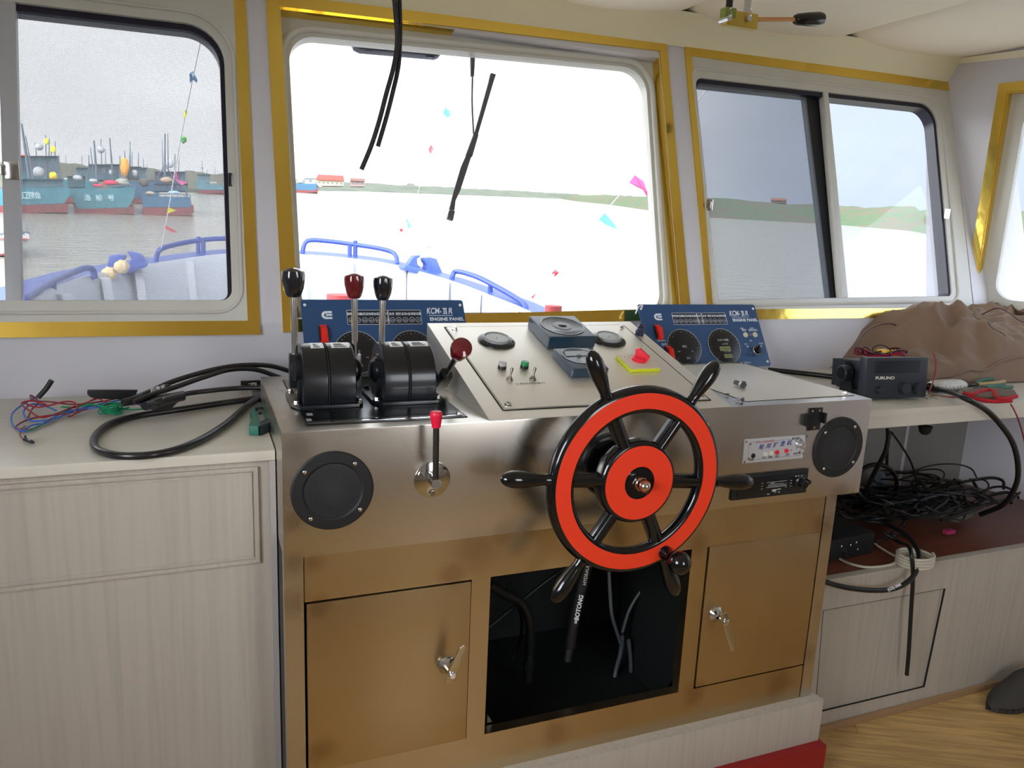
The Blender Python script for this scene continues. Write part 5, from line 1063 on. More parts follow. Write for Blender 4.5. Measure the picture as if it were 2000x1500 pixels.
# ================================================================== OPEN BAY HOSES
HB = mat('hydraulic_hose', '15171a', .5)
cable('hydraulic_hose', P3([(955, 1140, .22), (985, 1160, .24), (1015, 1175, .25), (1032, 1205, .25), (1036, 1240, .25), (1034, 1275, .25)]), .013, HB, 'black hydraulic hose curving down inside the left of the open bay')
m = MB(); a_, b_ = hy(1034, 1270, .25), hy(1030, 1330, .25); m.cyl(a_, b_, .012, n=16); m.lathe([(.016, 0), (.016, .02)], a_.lerp(b_, .35), b_-a_, 6); tag(m.build('hose_fitting', mat('dull_fitting', '5c5e5f', .4, .9)), 'dull metal fitting below the curved hose in the open bay', 'fitting')
ho = cable('hydraulic_hose', P3([(1150, 1090, .18), (1140, 1130, .18), (1128, 1180, .18), (1119, 1225, .18), (1113, 1265, .18)]), .0145, HB, 'black hydraulic hose with white BOTONG lettering in the open bay')
m = MB(); a_, b_ = hy(1124, 1218, .163), hy(1136, 1160, .163); d = (b_-a_).normalized(); N_ = (CAM-a_).normalized(); text(m, '=BOTONG', toward(a_, .004)-d.cross(N_)*(-.006), d, N_.cross(d), .0155, .0004, bold=.0005, sx=1.05); a_, b_ = hy(1141, 1143, .163), hy(1149, 1098, .163); d = (b_-a_).normalized(); text(m, 'HYDRAULIC', toward(a_, .004)-d.cross(N_)*(-.005), d, N_.cross(d), .0125, .0004); m.build('hose_print', WINK, ho)
m = MB(); a_, b_ = hy(1113, 1262, .18), hy(1108, 1290, .18); m.cyl(a_, b_, .011, n=16); tag(m.build('hose_fitting', MATS['dull_fitting']), 'dull metal fitting at the foot of the lettered hose', 'fitting')
WGR = mat('dark_sheathed_wire', '26282a', .4); LGW = mat('grey_sheathed_wire', '4c5054', .35)
for i, (l, r_, mm_, lb) in enumerate((
    ([(955, 1225, .3), (1010, 1180, .3), (1060, 1140, .3), (1110, 1105, .3)], .005, WGR, 'thin black cable crossing diagonally in the left of the bay'),
    ([(990, 1150, .28), (1015, 1190, .3), (1018, 1240, .3), (1000, 1290, .3)], .005, WGR, 'thin black cable hanging behind the curved hose'),
    ([(1189, 1110, .22), (1191, 1150, .22), (1195, 1200, .22), (1205, 1235, .24), (1214, 1262, .25)], .005, LGW, 'grey cable dropping straight from the wheel shaft in the bay'),
    ([(1282, 1120, .25), (1255, 1150, .25), (1230, 1190, .25), (1215, 1235, .25)], .0045, LGW, 'grey cable slanting in from the right of the bay'),
    ([(1215, 1240, .25), (1213, 1270, .25), (1203, 1310, .25), (1192, 1370, .22), (1186, 1392, .20)], .006, LGW, 'left of the pale wires rising from the bay floor'),
    ([(1228, 1250, .25), (1232, 1290, .25), (1232, 1330, .25), (1228, 1362, .22), (1224, 1388, .20)], .006, LGW, 'right of the pale wires rising from the bay floor'),
    ([(1325, 1243, .3), (1280, 1248, .3), (1240, 1255, .3), (1222, 1270, .3)], .0035, LGW, 'thin grey wire running level from the bay centre to its right side'))):
    cable('bay_cable', P3(l), r_, mm_, lb)
for (p, q_, lb) in (((950, 1395), (975, 1432), 'dark corner gusset at the bottom left of the bay'), ((1325, 1320), (1295, 1355), 'dark corner gusset at the bottom right of the bay')):
    y_ = .035; a_ = hy(p[0]+(2 if p[0] < 1000 else -2), p[1], y_); b_ = hy(q_[0], q_[1], y_); c_ = V((a_.x, y_, b_.z)); m = MB(); m.prism([a_, b_, c_], (0, .003, 0)); tag(m.build('corner_gusset', DARKSTEEL), lb, 'bracket')
# ================================================================== THINGS HANGING IN FRONT OF THE CENTRE WINDOW
def hang(l, r_, lbl):
    m = MB(); P = P3(l); m.tube(P, r_, 14, 8); o = m.build('hanging_cable', mat('dusty_black_cable', '1b1a22', .45, var=.7, vscale=160, vcol='7d7568', vthr=(.62, .75))); tag(o, lbl, 'cable', 'cut cables hanging from the ceiling'); return o
hang([(764, -95, .45), (768, -30, .45), (773, 30, .45), (776, 80, .45), (769, 130, .45), (754, 185, .45), (741, 235, .45), (725, 285, .45), (706, 331, .45)], .0056, 'longer of two cut black cables hanging before the centre window')
hang([(778, -95, .46), (779, -30, .46), (781, 30, .46), (781, 80, .46), (778, 130, .46), (766, 185, .46), (753, 235, .46), (738, 286, .46)], .0054, 'shorter of two cut black cables hanging before the centre window')
# control arm under the ceiling
KH = MB(); yh = .55
hd = thing('ceiling_control_arm', hy(1440, 38, yh), 'brass crank with black grip hanging under the ceiling', 'crank handle')
BR = mat('brass', 'c9b05c', .3, 1); BRG = mat('green_brass', '8f9a55', .4, .7)
m = MB(); a_ = hy(1416, 38, yh); b_ = hy(1476, 38, yh); m.box((a_.x, yh-.012, min(a_.z, b_.z)-.017), (b_.x, yh+.012, max(a_.z, b_.z)+.012), bev=.004); m.build('crank_block', BR, hd)
m = MB(); m.cyl(hy(1474, 38, yh), hy(1556, 38, yh), .0066, n=16); m.build('crank_arm', mat('copper_brass', 'd3a070', .2, 1), hd)
m = MB(); a_, b_ = hy(1553, 38, yh), hy(1605, 37, yh); d = (b_-a_); m.lathe([(.013, 0), (.0165, .008), (.0195, d.length*.45), (.021, d.length*.85), (.018, d.length), (0, d.length+.001)], a_, d, 28); m.build('grip', GLBLK, hd)
m = MB(); p = hy(1424, 24, yh); m.box((p.x-.022, yh-.014, p.z-.018), (p.x+.016, yh+.014, p.z+.010), bev=.003); m.build('clevis', BRG, hd)
m = MB(); m.cyl(hy(1424, 14, yh), V((hy(1424, 14, yh).x, yh, CZ+.03)), .010); m.build('rod', BLK, hd)
m = MB(); p = hy(1458, 30, yh); m.cyl(p, V((p.x, yh, CZ+.03)), .0105); m.build('rod', mat('white_rod', 'c9c6c2', .4), hd)
for u in (1416, 1455):
    m = MB(); p = hy(u, 38, yh); m.cyl(p+V((0, -.022, 0)), p+V((0, .02, 0)), .009, n=16); m.build('pivot_pin', STEELP, hd)
    m = MB(); p = hy(u, 34, yh)+V((0, -.02, 0)); m.tube([p+V((-.004, 0, -.008)), p+V((.006, -.002, .006)), p+V((-.002, -.002, .016)), p+V((.003, -.002, .022))], .0012, 6, 5); m.build('split_pin', STEELP, hd)
# wiper outside the glass and its motor cover
OFF = .085
def wpt(u, v, off=OFF): return pl(u, v, Wp(0, .5, off), WN)
wi_ = thing('window_wiper', wpt(923, 100), 'dark grey wiper outside the centre window, arm and slanted blade', 'wiper'); GRY = mat('wiper_grey', '4b4c52', .5)
m = MB(); m.tube([wpt(918, 45), wpt(922, 100)], .006, 10, 2); m.prism([wpt(919, 98), wpt(929, 98), wpt(926, 148), wpt(920, 148)], WN*.008); m.tube([wpt(923, 145), wpt(922, 200), wpt(925, 262, OFF+.002)], .0028, 10, 6); m.build('wiper_arm', GRY, wi_)
m = MB()
def wq(l, off, th): m.prism([wpt(u, v, off) for u, v in l], WN*th, bev=.001)
wq([(959, 142), (969, 145), (965, 157), (956, 155)], OFF-.004, .014); wq([(956, 155), (965, 157), (934, 262), (927, 260)], OFF-.002, .010); wq([(927, 258), (935, 263), (923, 305), (911, 301)], OFF-.006, .016); wq([(912, 300), (921, 305), (900, 370), (890, 392), (888, 410), (878, 408), (886, 375), (901, 325)], OFF-.002, .010); wq([(878, 410), (889, 412), (885, 430), (874, 426)], OFF-.004, .014); m.build('wiper_blade', GRY, wi_)
m = MB(); m.prism([wpt(u, v, .09) for u, v in ((688, 68), (866, 90), (866, 98), (860, 106), (852, 109), (705, 96), (693, 90), (689, 82))], WN*.03, bev=.004); mc = m.build('wiper_motor_cover', mat('navy_cover', '2b2c42', .4)); tag(mc, 'dark navy cover strip outside the top of the centre window', 'cover')
for u, v in ((720, 83), (841, 95)):
    m = MB(); m.screw(wpt(u, v, .089), -WN, .006); m.build('screw', STEELP, mc); m = MB(); m.box((-.012, .0, -.02), (.012, .012, 0), M=Matrix.Translation(wpt(u, v+4, .09))); m.build('lug', MATS['navy_cover'], mc)
# ================================================================== OUTSIDE: WATER, BANKS, OTHER BOATS, OWN BOW
AZ = R(15); TL = math.tan(R(2.05)); PW = V((CAM.x, CAM.y, CAM.z-2.6)); NW = V((-TL*math.sin(AZ), -TL*math.cos(AZ), 1)).normalized()
def wz(x, y): return PW.z + TL*((x-PW.x)*math.sin(AZ)+(y-PW.y)*math.cos(AZ))
def wh_(u, v): return pl(u, v, PW, NW)
def water_mat():
    m = mat('river_water', '8f8c80', .14, spec=.5); n = m.node_tree.nodes; l = m.node_tree.links; p = n['Principled BSDF']
    t = n.new('ShaderNodeTexCoord'); mp_ = n.new('ShaderNodeMapping'); mp_.inputs['Scale'].default_value = (.8, 2.2, 1); mp_.inputs['Rotation'].default_value = (0, 0, R(-12)); l.new(t.outputs['Object'], mp_.inputs[0])
    z = n.new('ShaderNodeTexNoise'); z.inputs['Scale'].default_value = 1.3; z.inputs['Detail'].default_value = 5; l.new(mp_.outputs[0], z.inputs[0])
    b = n.new('ShaderNodeBump'); b.inputs['Strength'].default_value = .8; b.inputs['Distance'].default_value = .12; l.new(z.outputs['Fac'], b.inputs['Height']); l.new(b.outputs[0], p.inputs['Normal']); return m
m = MB(); m.quad(*[V((x, y, wz(x, y))) for x, y in ((-900, -200), (2200, -200), (2200, 2400), (-900, 2400))])
o = m.build('river_water', water_mat(), loc=(0, 0, PW.z)); tag(o, kind='structure')
def strip(name, cols, m_, back=60, nz=10, amp=1.0, prof=(0, .25, .35, .7, .9, 1)):
    """bank: each column is (u, waterline v, top v); the land rises from the water back to its crest"""
    m = MB(); C2 = []
    for (u0_, a0_, b0_), (u1_, a1_, b1_) in zip(cols, cols[1:]):
        k = max(2, int((u1_-u0_)/9))
        for i in range(k): t = i/k; C2.append((u0_+(u1_-u0_)*t, a0_+(a1_-a0_)*t, b0_+(b1_-b0_)*t))
    C2.append(cols[-1]); b = bmesh.new(); rows = []
    for u, va, vb in C2:
        w = wh_(u, va); d = ray(u, vb); dh = V((d.x, d.y, 0)); D0 = V((w.x-CAM.x, w.y-CAM.y, 0)).length; hd = V((w.x-CAM.x, w.y-CAM.y, 0)).normalized()
        t = (D0+back)/dh.length; top_ = CAM + d*t; row = []
        for j in range(nz+1):
            s_ = j/nz; k = s_*(len(prof)-1); i0 = min(int(k), len(prof)-2); f = prof[i0]+(prof[i0+1]-prof[i0])*(k-i0)
            P = CAM + hd*(D0+back*s_); zb_ = wz(P.x, P.y); H = top_.z-wz(top_.x, top_.y)
            P.z = zb_ + H*f + (amp*noise.noise(V((P.x*.13, P.y*.13, 1.7)))*min(1, s_*2) if 0 < j else -.3)
            row.append(b.verts.new(P))
        P = CAM + hd*(D0+back+40); row.append(b.verts.new((P.x, P.y, wz(P.x, P.y)-2))); rows.append(row)
    for A_, B_ in zip(rows, rows[1:]):
        for j in range(nz+1): b.faces.new((A_[j], B_[j], B_[j+1], A_[j+1]))
    m.merge(b); o = m.build(name, m_); return tag(o, kind='structure')
GRASS = mat('salt_marsh', '43573a', .9, var=1, vscale=.16, vcol='5a4f42', detail=6, vthr=(.44, .62))
strip('far_bank', [(520, 372, 350), (700, 374, 357), (900, 381, 367), (1130, 390, 379)], mat('far_marsh', '5c6254', .9, var=1, vscale=.1, vcol='464e42', detail=6), back=90, amp=.8)
strip('near_bank', [(1094, 388, 387), (1108, 391, 383), (1130, 394, 380.5), (1190, 400, 381), (1265, 411, 385), (1360, 424, 390), (1500, 432, 394), (1640, 440, 401), (1780, 452, 407), (1840, 465, 410), (1950, 490, 416), (2200, 520, 424)], GRASS, back=45, amp=.9, prof=(0, .12, .2, .55, .85, 1))
strip('wooded_bank', [(-120, 372, 318), (60, 372, 322), (130, 372, 326), (250, 374, 332), (360, 376, 337), (440, 377, 341), (560, 374, 349), (600, 376, 355)], mat('dark_scrub', '56624c', .95, var=1, vscale=.12, vcol='6a6456', detail=6), back=40, amp=1.5)
m = MB()
def bld(u0, u1, ve, vr, vb, d, dep, lbl, cw, cr, wins=0):
    P0 = CAM + ray((u0+u1)/2, vb)*(d/F); N = ray((u0+u1)/2, vb); N.z = 0; N.normalize()
    def B(u, v, k=0): return pl(u, v, P0, N)+N*k
    g = thing('waterside_building', B((u0+u1)/2, vb), lbl, 'building', 'buildings beyond the river')
    m = MB(); m.prism([B(u0, vb), B(u1, vb), B(u1, ve+(u1-u0)*.04), B(u0, ve)], N*dep); m.build('walls', mat('wall_'+cw, cw, .8), g)
    m = MB(); e = (u1-u0)*.03; k = (u1-u0)*.045; m.prism([B(u0-e, ve+.5, -1), B(u1+e, ve+k+.5, -1), B(u1, vr+k, dep/2), B(u0+e, vr, dep/2)], (0, 0, .25)); m.prism([B(u0-e, ve+.5, dep+1), B(u1+e, ve+k+.5, dep+1), B(u1, vr+k, dep/2), B(u0+e, vr, dep/2)], (0, 0, .25)); m.build('roof', mat('roof_'+cr, cr, .8), g)
    for i in range(wins):
        a = u0+(u1-u0)*(i+.5)/wins; h = (vb-ve)
        m = MB(); vv = ve+h*.35+(a-u0)*.04; m.prism([B(a-1.6, vv+h*.25, -.06), B(a+1.6, vv+h*.25, -.06), B(a+1.6, vv, -.06), B(a-1.6, vv, -.06)], N*.05); m.build('window', mat('dark_window', '4b5560', .3), g)
bld(619, 671, 351, 341, 363, 230, 9, 'long pale building with red tiled roof above the quay', 'a09682', '8a3c34', 6)
bld(684, 712, 353, 348, 364, 250, 8, 'shorter grey-pink building just right of the red-roofed one', '7e6f6a', '6a4a46', 3)
bld(795, 809, 361, 358, 367, 520, 8, 'tiny flat grey block on the distant bank', '66625e', '5c5854', 2)
bld(1506, 1536, 391, 387, 397, 175, 8, 'tiny brick hut on the marshy bank through the right window', '6e574c', '75493a', 3)
TEALH = mat('teal_hull', '27636f', .5, var=.5, vscale=.9, vcol='417680'); REDB = mat('antifouling', '6d2a2c', .6, var=.5, vscale=1.2, vcol='4d3331'); DKT = mat('weathered_deckhouse', '4d7580', .6, var=.7, vscale=1.5, vcol='3a4f58'); MST = mat('mast_grey', '56606c', .6); WHB = mat('boat_white', 'a9abad', .5); ORG = mat('orange_net', 'e39a3a', .8); RDN = mat('red_net', 'd0395a', .8); YEL = mat('yellow_cloth', 'dfe03c', .7); DKB = mat('dark_rail', '343d4a', .6); DBL = mat('blue_hull', '264f6a', .5)
def boat(name, lbl, u0, u1, vwl, hull, keel, houses=(), masts=(), blobs=(), chars=None, hm=None, L=12, cat='boat', grp='fishing boats moored across the river'):
    P0 = wh_((u0+u1)/2, vwl); N = ray((u0+u1)/2, vwl); N.z = 0; N.normalize()
    def B(u, v, k=0): return pl(u, v, P0, N)+N*k
    g = thing(name, B((u0+u1)/2, vwl), lbl, cat, grp)
    def loft(poly, mm_, nm, L_=L, tp=.75):
        m = MB(); b = bmesh.new(); c = sum([B(u, v) for u, v in poly], V((0, 0, 0)))/len(poly); rows = []
        for k, s_ in ((0, 1), (.15, 1.03), (.6, 1.0), (1, tp)): rows.append([b.verts.new(c+(B(u, v)-c)*s_+N*L_*k + V((0, 0, .0))) for u, v in poly])
        n = len(poly)
        for A_, C_2 in zip(rows, rows[1:]):
            for i in range(n): b.faces.new((A_[i], A_[(i+1) % n], C_2[(i+1) % n], C_2[i]))
        b.faces.new(rows[0]); b.faces.new(rows[-1][::-1]); m.merge(b); return m.build(nm, mm_, g)
    hl = loft(hull, hm or TEALH, 'hull'); loft(keel, REDB, 'boot_topping')
    for (a, b_, vt, vb, d0, dep, mm_) in houses:
        m = MB(); m.prism([B(a, vb, d0), B(b_, vb, d0), B(b_, vt, d0), B(a, vt, d0)], N*dep); h_ = m.build('deckhouse', mm_, g)
        m = MB(); m.prism([B(a-1.5, vt, d0-.4), B(b_+1.5, vt, d0-.4), B(b_+1.5, vt-1.2, d0-.4), B(a-1.5, vt-1.2, d0-.4)], N*(dep+.8)); m.build('roof', DKB, h_)
        k = max(1, int((b_-a)/12))
        for i in range(k):
            uu = a+(b_-a)*(i+.5)/k; m = MB(); hh = (vb-vt); m.prism([B(uu-3, vt+hh*.62, d0-.04), B(uu+3, vt+hh*.62, d0-.04), B(uu+3, vt+hh*.2, d0-.04), B(uu-3, vt+hh*.2, d0-.04)], N*.05); m.build('window', MATS['dark_window'], h_)
    for (a, va, b_, vb, w, d0) in masts: m = MB(); m.cyl(B(a, va, d0), B(b_, vb, d0), w*.006, w*.012, n=8); m.build('mast', MST, g)
    for (nm, u, v, ru, rv, d0, mm_) in blobs:
        m = MB(); sc_ = (B(u+1, v)-B(u, v)).length; c = B(u, v, d0); bb = bmesh.new(); bmesh.ops.create_icosphere(bb, subdivisions=3, radius=1)
        for vv in bb.verts:
            k = 1+(.22*noise.noise(vv.co*2.3+V((u, v, 0))) if mm_ is not WHB else 0); vv.co = V((vv.co.x*ru*sc_*k, vv.co.y*ru*sc_*k, vv.co.z*rv*sc_*k))
        bb.transform(Matrix.Translation(c)); m.merge(bb); m.build(nm, mm_, g)
    # deck rail
    m = MB(); us = sorted(hull, key=lambda p: p[1])[:2]; a, b_ = sorted(us)
    for i in range(9):
        t = i/8; u = a[0]+(b_[0]-a[0])*t; v = a[1]+(b_[1]-a[1])*t; m.cyl(B(u, v, .2), B(u, v-5, .2), .03, n=6)
    m.cyl(B(a[0], a[1]-5, .2), B(b_[0], b_[1]-5, .2), .03, n=6); m.build('deck_rail', MST, g)
    if chars:
        s_, u, v, sz, gap = chars; X = (B(u+10, v)-B(u, v)).normalized()
        for i, ch in enumerate(s_):
            m = MB(); text(m, ch, B(u+gap*i, v, -.35), X, (0, 0, 1), sz, .02, bold=.002); m.build('hull_character', mat('hull_white', '9fb4ba', .6), hl)
boat('fishing_boat', 'teal fishing boat at the far left, white dome and tall raked mast', -40, 135, 416, [(-40, 372), (135, 366), (134, 385), (124, 398), (-30, 403)], [(-30, 402), (124, 397), (134, 399), (132, 415), (-28, 416)],
    [(36, 120, 300, 352, 4, 5, DKT), (36, 125, 350, 372, 1.5, 6, TEALH)], [(42, 236, 58, 345, 9, 2), (50, 262, 70, 370, 5, 1.5), (92, 255, 95, 352, 4, 4), (100, 262, 98, 352, 4, 4), (112, 268, 112, 345, 4, 4), (118, 300, 122, 372, 5, 3), (70, 268, 74, 300, 3, 5), (105, 280, 102, 350, 3, 4.4)],
    [('radar_dome', 79, 278, 9, 8, 5, WHB), ('white_tank', 77, 334, 12, 13, 2.5, WHB), ('yellow_buoy', 106, 342, 9, 9, 2, mat('buoy_yellow', 'e0bd2c', .6)), ('yellow_flag', 94, 268, 5, 8, 4, YEL), ('yellow_flag', 108, 285, 6, 9, 4, YEL), ('red_roof_cloth', 48, 299, 13, 2.4, 3.5, mat('red_cloth', 'd2543c', .7))], ('辽营渔', 42, 387, .45, 11))
boat('fishing_boat', 'bright teal fishing boat second from left with an orange net hung amidships', 136, 262, 418, [(138, 376), (190, 370), (264, 365), (262, 386), (250, 406), (152, 408), (143, 392)], [(142, 397), (152, 407), (248, 405), (262, 400), (262, 418), (148, 419)],
    [(172, 236, 317, 348, 4, 5, DKT), (256, 280, 322, 345, 4, 4, DKT), (128, 162, 342, 364, 3, 4, TEALH)], [(183, 270, 190, 365, 8, 2), (176, 283, 182, 345, 4, 3), (215, 263, 222, 348, 6, 3), (197, 260, 199, 318, 3, 5), (258, 268, 258, 345, 4, 4), (262, 290, 262, 345, 3, 4), (246, 288, 250, 345, 4, 3.5), (206, 285, 208, 345, 3, 4), (172, 298, 172, 350, 4, 3), (276, 290, 274, 345, 3, 4), (140, 330, 142, 370, 3, 2), (236, 300, 236, 350, 4, 3)],
    [('radar_dome', 197, 283, 8, 8, 5, WHB), ('orange_net', 246, 322, 9, 20, 3, ORG), ('red_net', 216, 356, 14, 6, 1.5, RDN), ('white_heap', 150, 346, 10, 7, 2, WHB), ('white_heap', 182, 352, 9, 5, 1.6, WHB), ('grey_heap', 240, 355, 14, 9, 1.8, mat('grey_heap', '9a9a90', .8)), ('white_panel', 267, 335, 6, 8, 3.4, WHB), ('white_panel', 219, 334, 6, 7, 3.4, WHB), ('red_net', 193, 362, 12, 4, 1.2, RDN), ('teal_hatch', 225, 364, 16, 3, 1.0, TEALH)], ('渔船号', 164, 391, .42, 23))
boat('fishing_boat', 'darker blue-green fishing boat third from left with a crossed derrick mast', 268, 380, 421, [(274, 383), (372, 385), (374, 402), (368, 406), (280, 405)], [(280, 404), (368, 405), (378, 400), (379, 414), (372, 421), (278, 420)],
    [(302, 364, 332, 362, 4, 4, mat('navy_house', '37516a', .6)), (300, 368, 358, 372, 2, 5, DBL)], [(322, 253, 322, 360, 7, 3), (328, 250, 329, 332, 4, 4), (316, 262, 318, 332, 3, 4), (306, 345, 322, 318, 4, 3), (340, 345, 323, 318, 4, 3), (343, 294, 343, 345, 5, 4), (300, 325, 302, 372, 4, 3), (352, 300, 350, 340, 3, 4), (364, 330, 366, 385, 5, 2)],
    [('tan_crates', 326, 350, 13, 7, 2.4, mat('tan_crate', 'a58c78', .8)), ('rope_heap', 293, 378, 9, 5, .8, mat('rope_heap', 'b7a184', .8)), ('blue_tarp', 340, 376, 12, 4, .8, mat('pale_tarp', '9fc4dc', .7)), ('dark_heap', 280, 355, 10, 9, 2, mat('dark_heap', '5a5550', .8)), ('white_cowl', 333, 312, 8, 10, 5, mat('pale_cowl', 'b5b5b8', .6))], None, DBL)
boat('fishing_boat', 'small distant dark fishing boat behind, at the right edge of the left window', 378, 450, 379, [(378, 355), (440, 362), (440, 372), (388, 372)], [(385, 371), (442, 371), (442, 378), (390, 378)],
    [(386, 409, 340, 356, 3, 5, DKT)], [(394, 312, 395, 340, 5, 4), (404, 330, 404, 345, 5, 4), (420, 323, 421, 362, 6, 3), (390, 326, 398, 326, 3, 4)], [('grey_heap', 418, 358, 8, 4, 2, MATS['grey_heap'])], None, DKT)
boat('fishing_boat', 'blue fishing boat moored before the red-roofed building', 577, 622, 377, [(577, 358), (618, 359), (619, 368), (614, 372), (578, 371)], [(577, 370), (614, 371), (622, 369), (620, 376), (578, 377)],
    [(596, 617, 349, 359, 2, 4, WHB)], [(601, 335, 601, 350, 5, 3), (608.5, 331, 608.5, 350, 5, 3), (617.5, 338, 617.5, 352, 3, 3)], [('white_heap', 586, 355, 7, 3, 1, WHB), ('grey_heap', 624, 362, 6, 5, 2, MATS['grey_heap'])], None, DBL)
boat('fishing_boat', 'half hidden teal boat behind the gap between the two nearest left boats', 100, 190, 398, [(100, 350), (190, 352), (188, 385), (104, 385)], [(104, 384), (188, 384), (190, 396), (102, 396)],
    [(150, 184, 326, 352, 3, 4, DKT)], [(128, 300, 130, 352, 3, 2), (140, 318, 152, 352, 3, 2), (160, 300, 161, 330, 3, 3), (176, 312, 176, 330, 3, 3)], [('white_heap', 152, 347, 10, 6, 1, WHB), ('grey_heap', 132, 350, 9, 4, 1, MATS['grey_heap'])], None, TEALH, 8)
boat('fishing_boat', 'half hidden dark boat with many poles behind the orange net', 236, 312, 398, [(236, 352), (312, 356), (310, 388), (240, 388)], [(240, 387), (310, 387), (312, 397), (238, 397)],
    [(262, 286, 326, 354, 3, 4, DKT)], [(252, 300, 253, 354, 3, 2), (270, 296, 270, 330, 3, 3), (288, 318, 288, 356, 3, 2), (280, 305, 281, 330, 3, 3), (298, 330, 297, 358, 3, 2), (240, 310, 244, 352, 3, 2)], [('tan_crates', 262, 350, 12, 6, 1, MATS['tan_crate']), ('dark_heap', 292, 352, 10, 6, 1, MATS['dark_heap'])], None, DBL, 8)
boat('small_launch', 'small pale boat with red gunwale low at the left window edge', -30, 58, 502, [(-30, 464), (57, 458), (58, 470), (30, 492), (-30, 500)], [(-30, 498), (30, 490), (44, 486), (40, 497), (-30, 502)],
    [], [(54, 440, 54, 462, 2, .6)], [('grey_heap', 40, 456, 9, 6, 1, MATS['grey_heap']), ('red_gunwale', 20, 466, 38, 2, -.1, mat('red_gunwale', 'b04a44', .6))], None, mat('launch_white', 'b9b8b6', .6), 3)
# ---------------------------------------------------------------- own bow
BW = [(-60, 660, 2.0), (20, 606, 2.7), (60, 584, 3.2), (150, 545, 4.2), (215, 530, 4.9), (310, 513, 5.5), (450, 495, 6.0), (590, 497, 6.1), (690, 505, 5.9), (770, 517, 5.5), (880, 548, 4.7), (960, 578, 4.1), (1030, 607, 3.55), (1100, 652, 3.0), (1150, 700, 2.5)]
BP = catmull([hy(u, v, y) for u, v, y in BW], 6)
WHT = mat('white_bulwark', 'a6a9b0', .4); BLUEP = mat('blue_deck_paint', '3a4f98', .4); BLR = mat('blue_rail_paint', '2f4288', .35)
cen = V((.6, 1.5, 0))
bowt = thing('bow_bulwark', (.6, 3, -1.4), "white ribbed bulwark of this boat's own bow with blue capping", 'bulwark')
def inw(p, d): q_ = V((p.x-cen.x, p.y-cen.y, 0)).normalized(); return p - q_*d
m = MB(); b = bmesh.new(); rows = []
for p in BP:
    rows.append([b.verts.new(q_) for q_ in (p+V((0, 0, -.0)), inw(p, .05)+V((0, 0, -.05)), inw(p, .12)+V((0, 0, -.35)), V((*(inw(p, .25).xy), -1.15)))])
for A_, B_2 in zip(rows, rows[1:]):
    for j in range(3): b.faces.new((A_[j], B_2[j], B_2[j+1], A_[j+1]))
m.merge(b); m.build('bulwark_side', WHT, bowt, ang=50)
m = MB(); b = bmesh.new(); rows = []
for p in BP: rows.append([b.verts.new(q_) for q_ in (inw(p, .0), inw(p, -.03)+V((0, 0, .0)), inw(p, -.03)-V((0, 0, .05)), inw(p, .0)-V((0, 0, .05)))])
for A_, B_2 in zip(rows, rows[1:]):
    for j in range(4): b.faces.new((A_[j], B_2[j], B_2[(j+1) % 4], A_[(j+1) % 4]))
m.merge(b); m.build('white_edge', WHT, bowt)
m = MB(); b = bmesh.new(); rows = []
for p in BP: rows.append([b.verts.new(q_) for q_ in (inw(p, -.03)+V((0, 0, .0)), inw(p, -.34)+V((0, 0, .02)), inw(p, -.34)-V((0, 0, .5)), inw(p, -.03)-V((0, 0, .5)))])
for A_, B_2 in zip(rows, rows[1:]):
    for j in range(4): b.faces.new((A_[j], B_2[j], B_2[(j+1) % 4], A_[(j+1) % 4]))
m.merge(b); m.build('blue_capping', BLUEP, bowt, ang=50)
for (u, v, y) in ((110, 565, 3.7), (195, 536, 4.7), (262, 521, 5.2), (365, 505, 5.8), (470, 495, 6.0), (590, 497, 6.05), (683, 504, 5.9), (787, 521, 5.4), (872, 545, 4.75), (935, 568, 4.3), (1010, 600, 3.7)):
    p = hy(u, v, y); q_ = V((cen.x-p.x, cen.y-p.y, 0)).normalized(); s_ = V((-q_.y, q_.x, 0)); a_ = p+V((0, 0, -.02))
    m = MB(); m.prism([a_-s_*.03, a_+q_*.12-s_*.03, a_+q_*.42+V((0, 0, -1.12-a_.z))-s_*.03, a_+V((0, 0, -1.12-a_.z))-s_*.03], s_*.06); m.build('rib', WHT, bowt)
m = MB(); m.prism([V((p.x, p.y, -1.12)) for p in [inw(q_, -.02) for q_ in BP[::3]]]+[V((3.2, .9, -1.12)), V((-1.8, .9, -1.12))], (0, 0, -.06)); m.build('fore_deck', mat('white_deck', 'c2c5ca', .5), bowt)
for x0_, x1_, nm in ((-2.9, -1.47, 'port'), (3.1, 4.6, 'star')):
    m = MB(); m.box((x0_, -3.2, -1.18), (x1_, .9, -1.12)); m.build('bounce_side_deck', MATS['white_deck'], bowt)  # unseen white decks, added to bounce daylight up to the ceiling
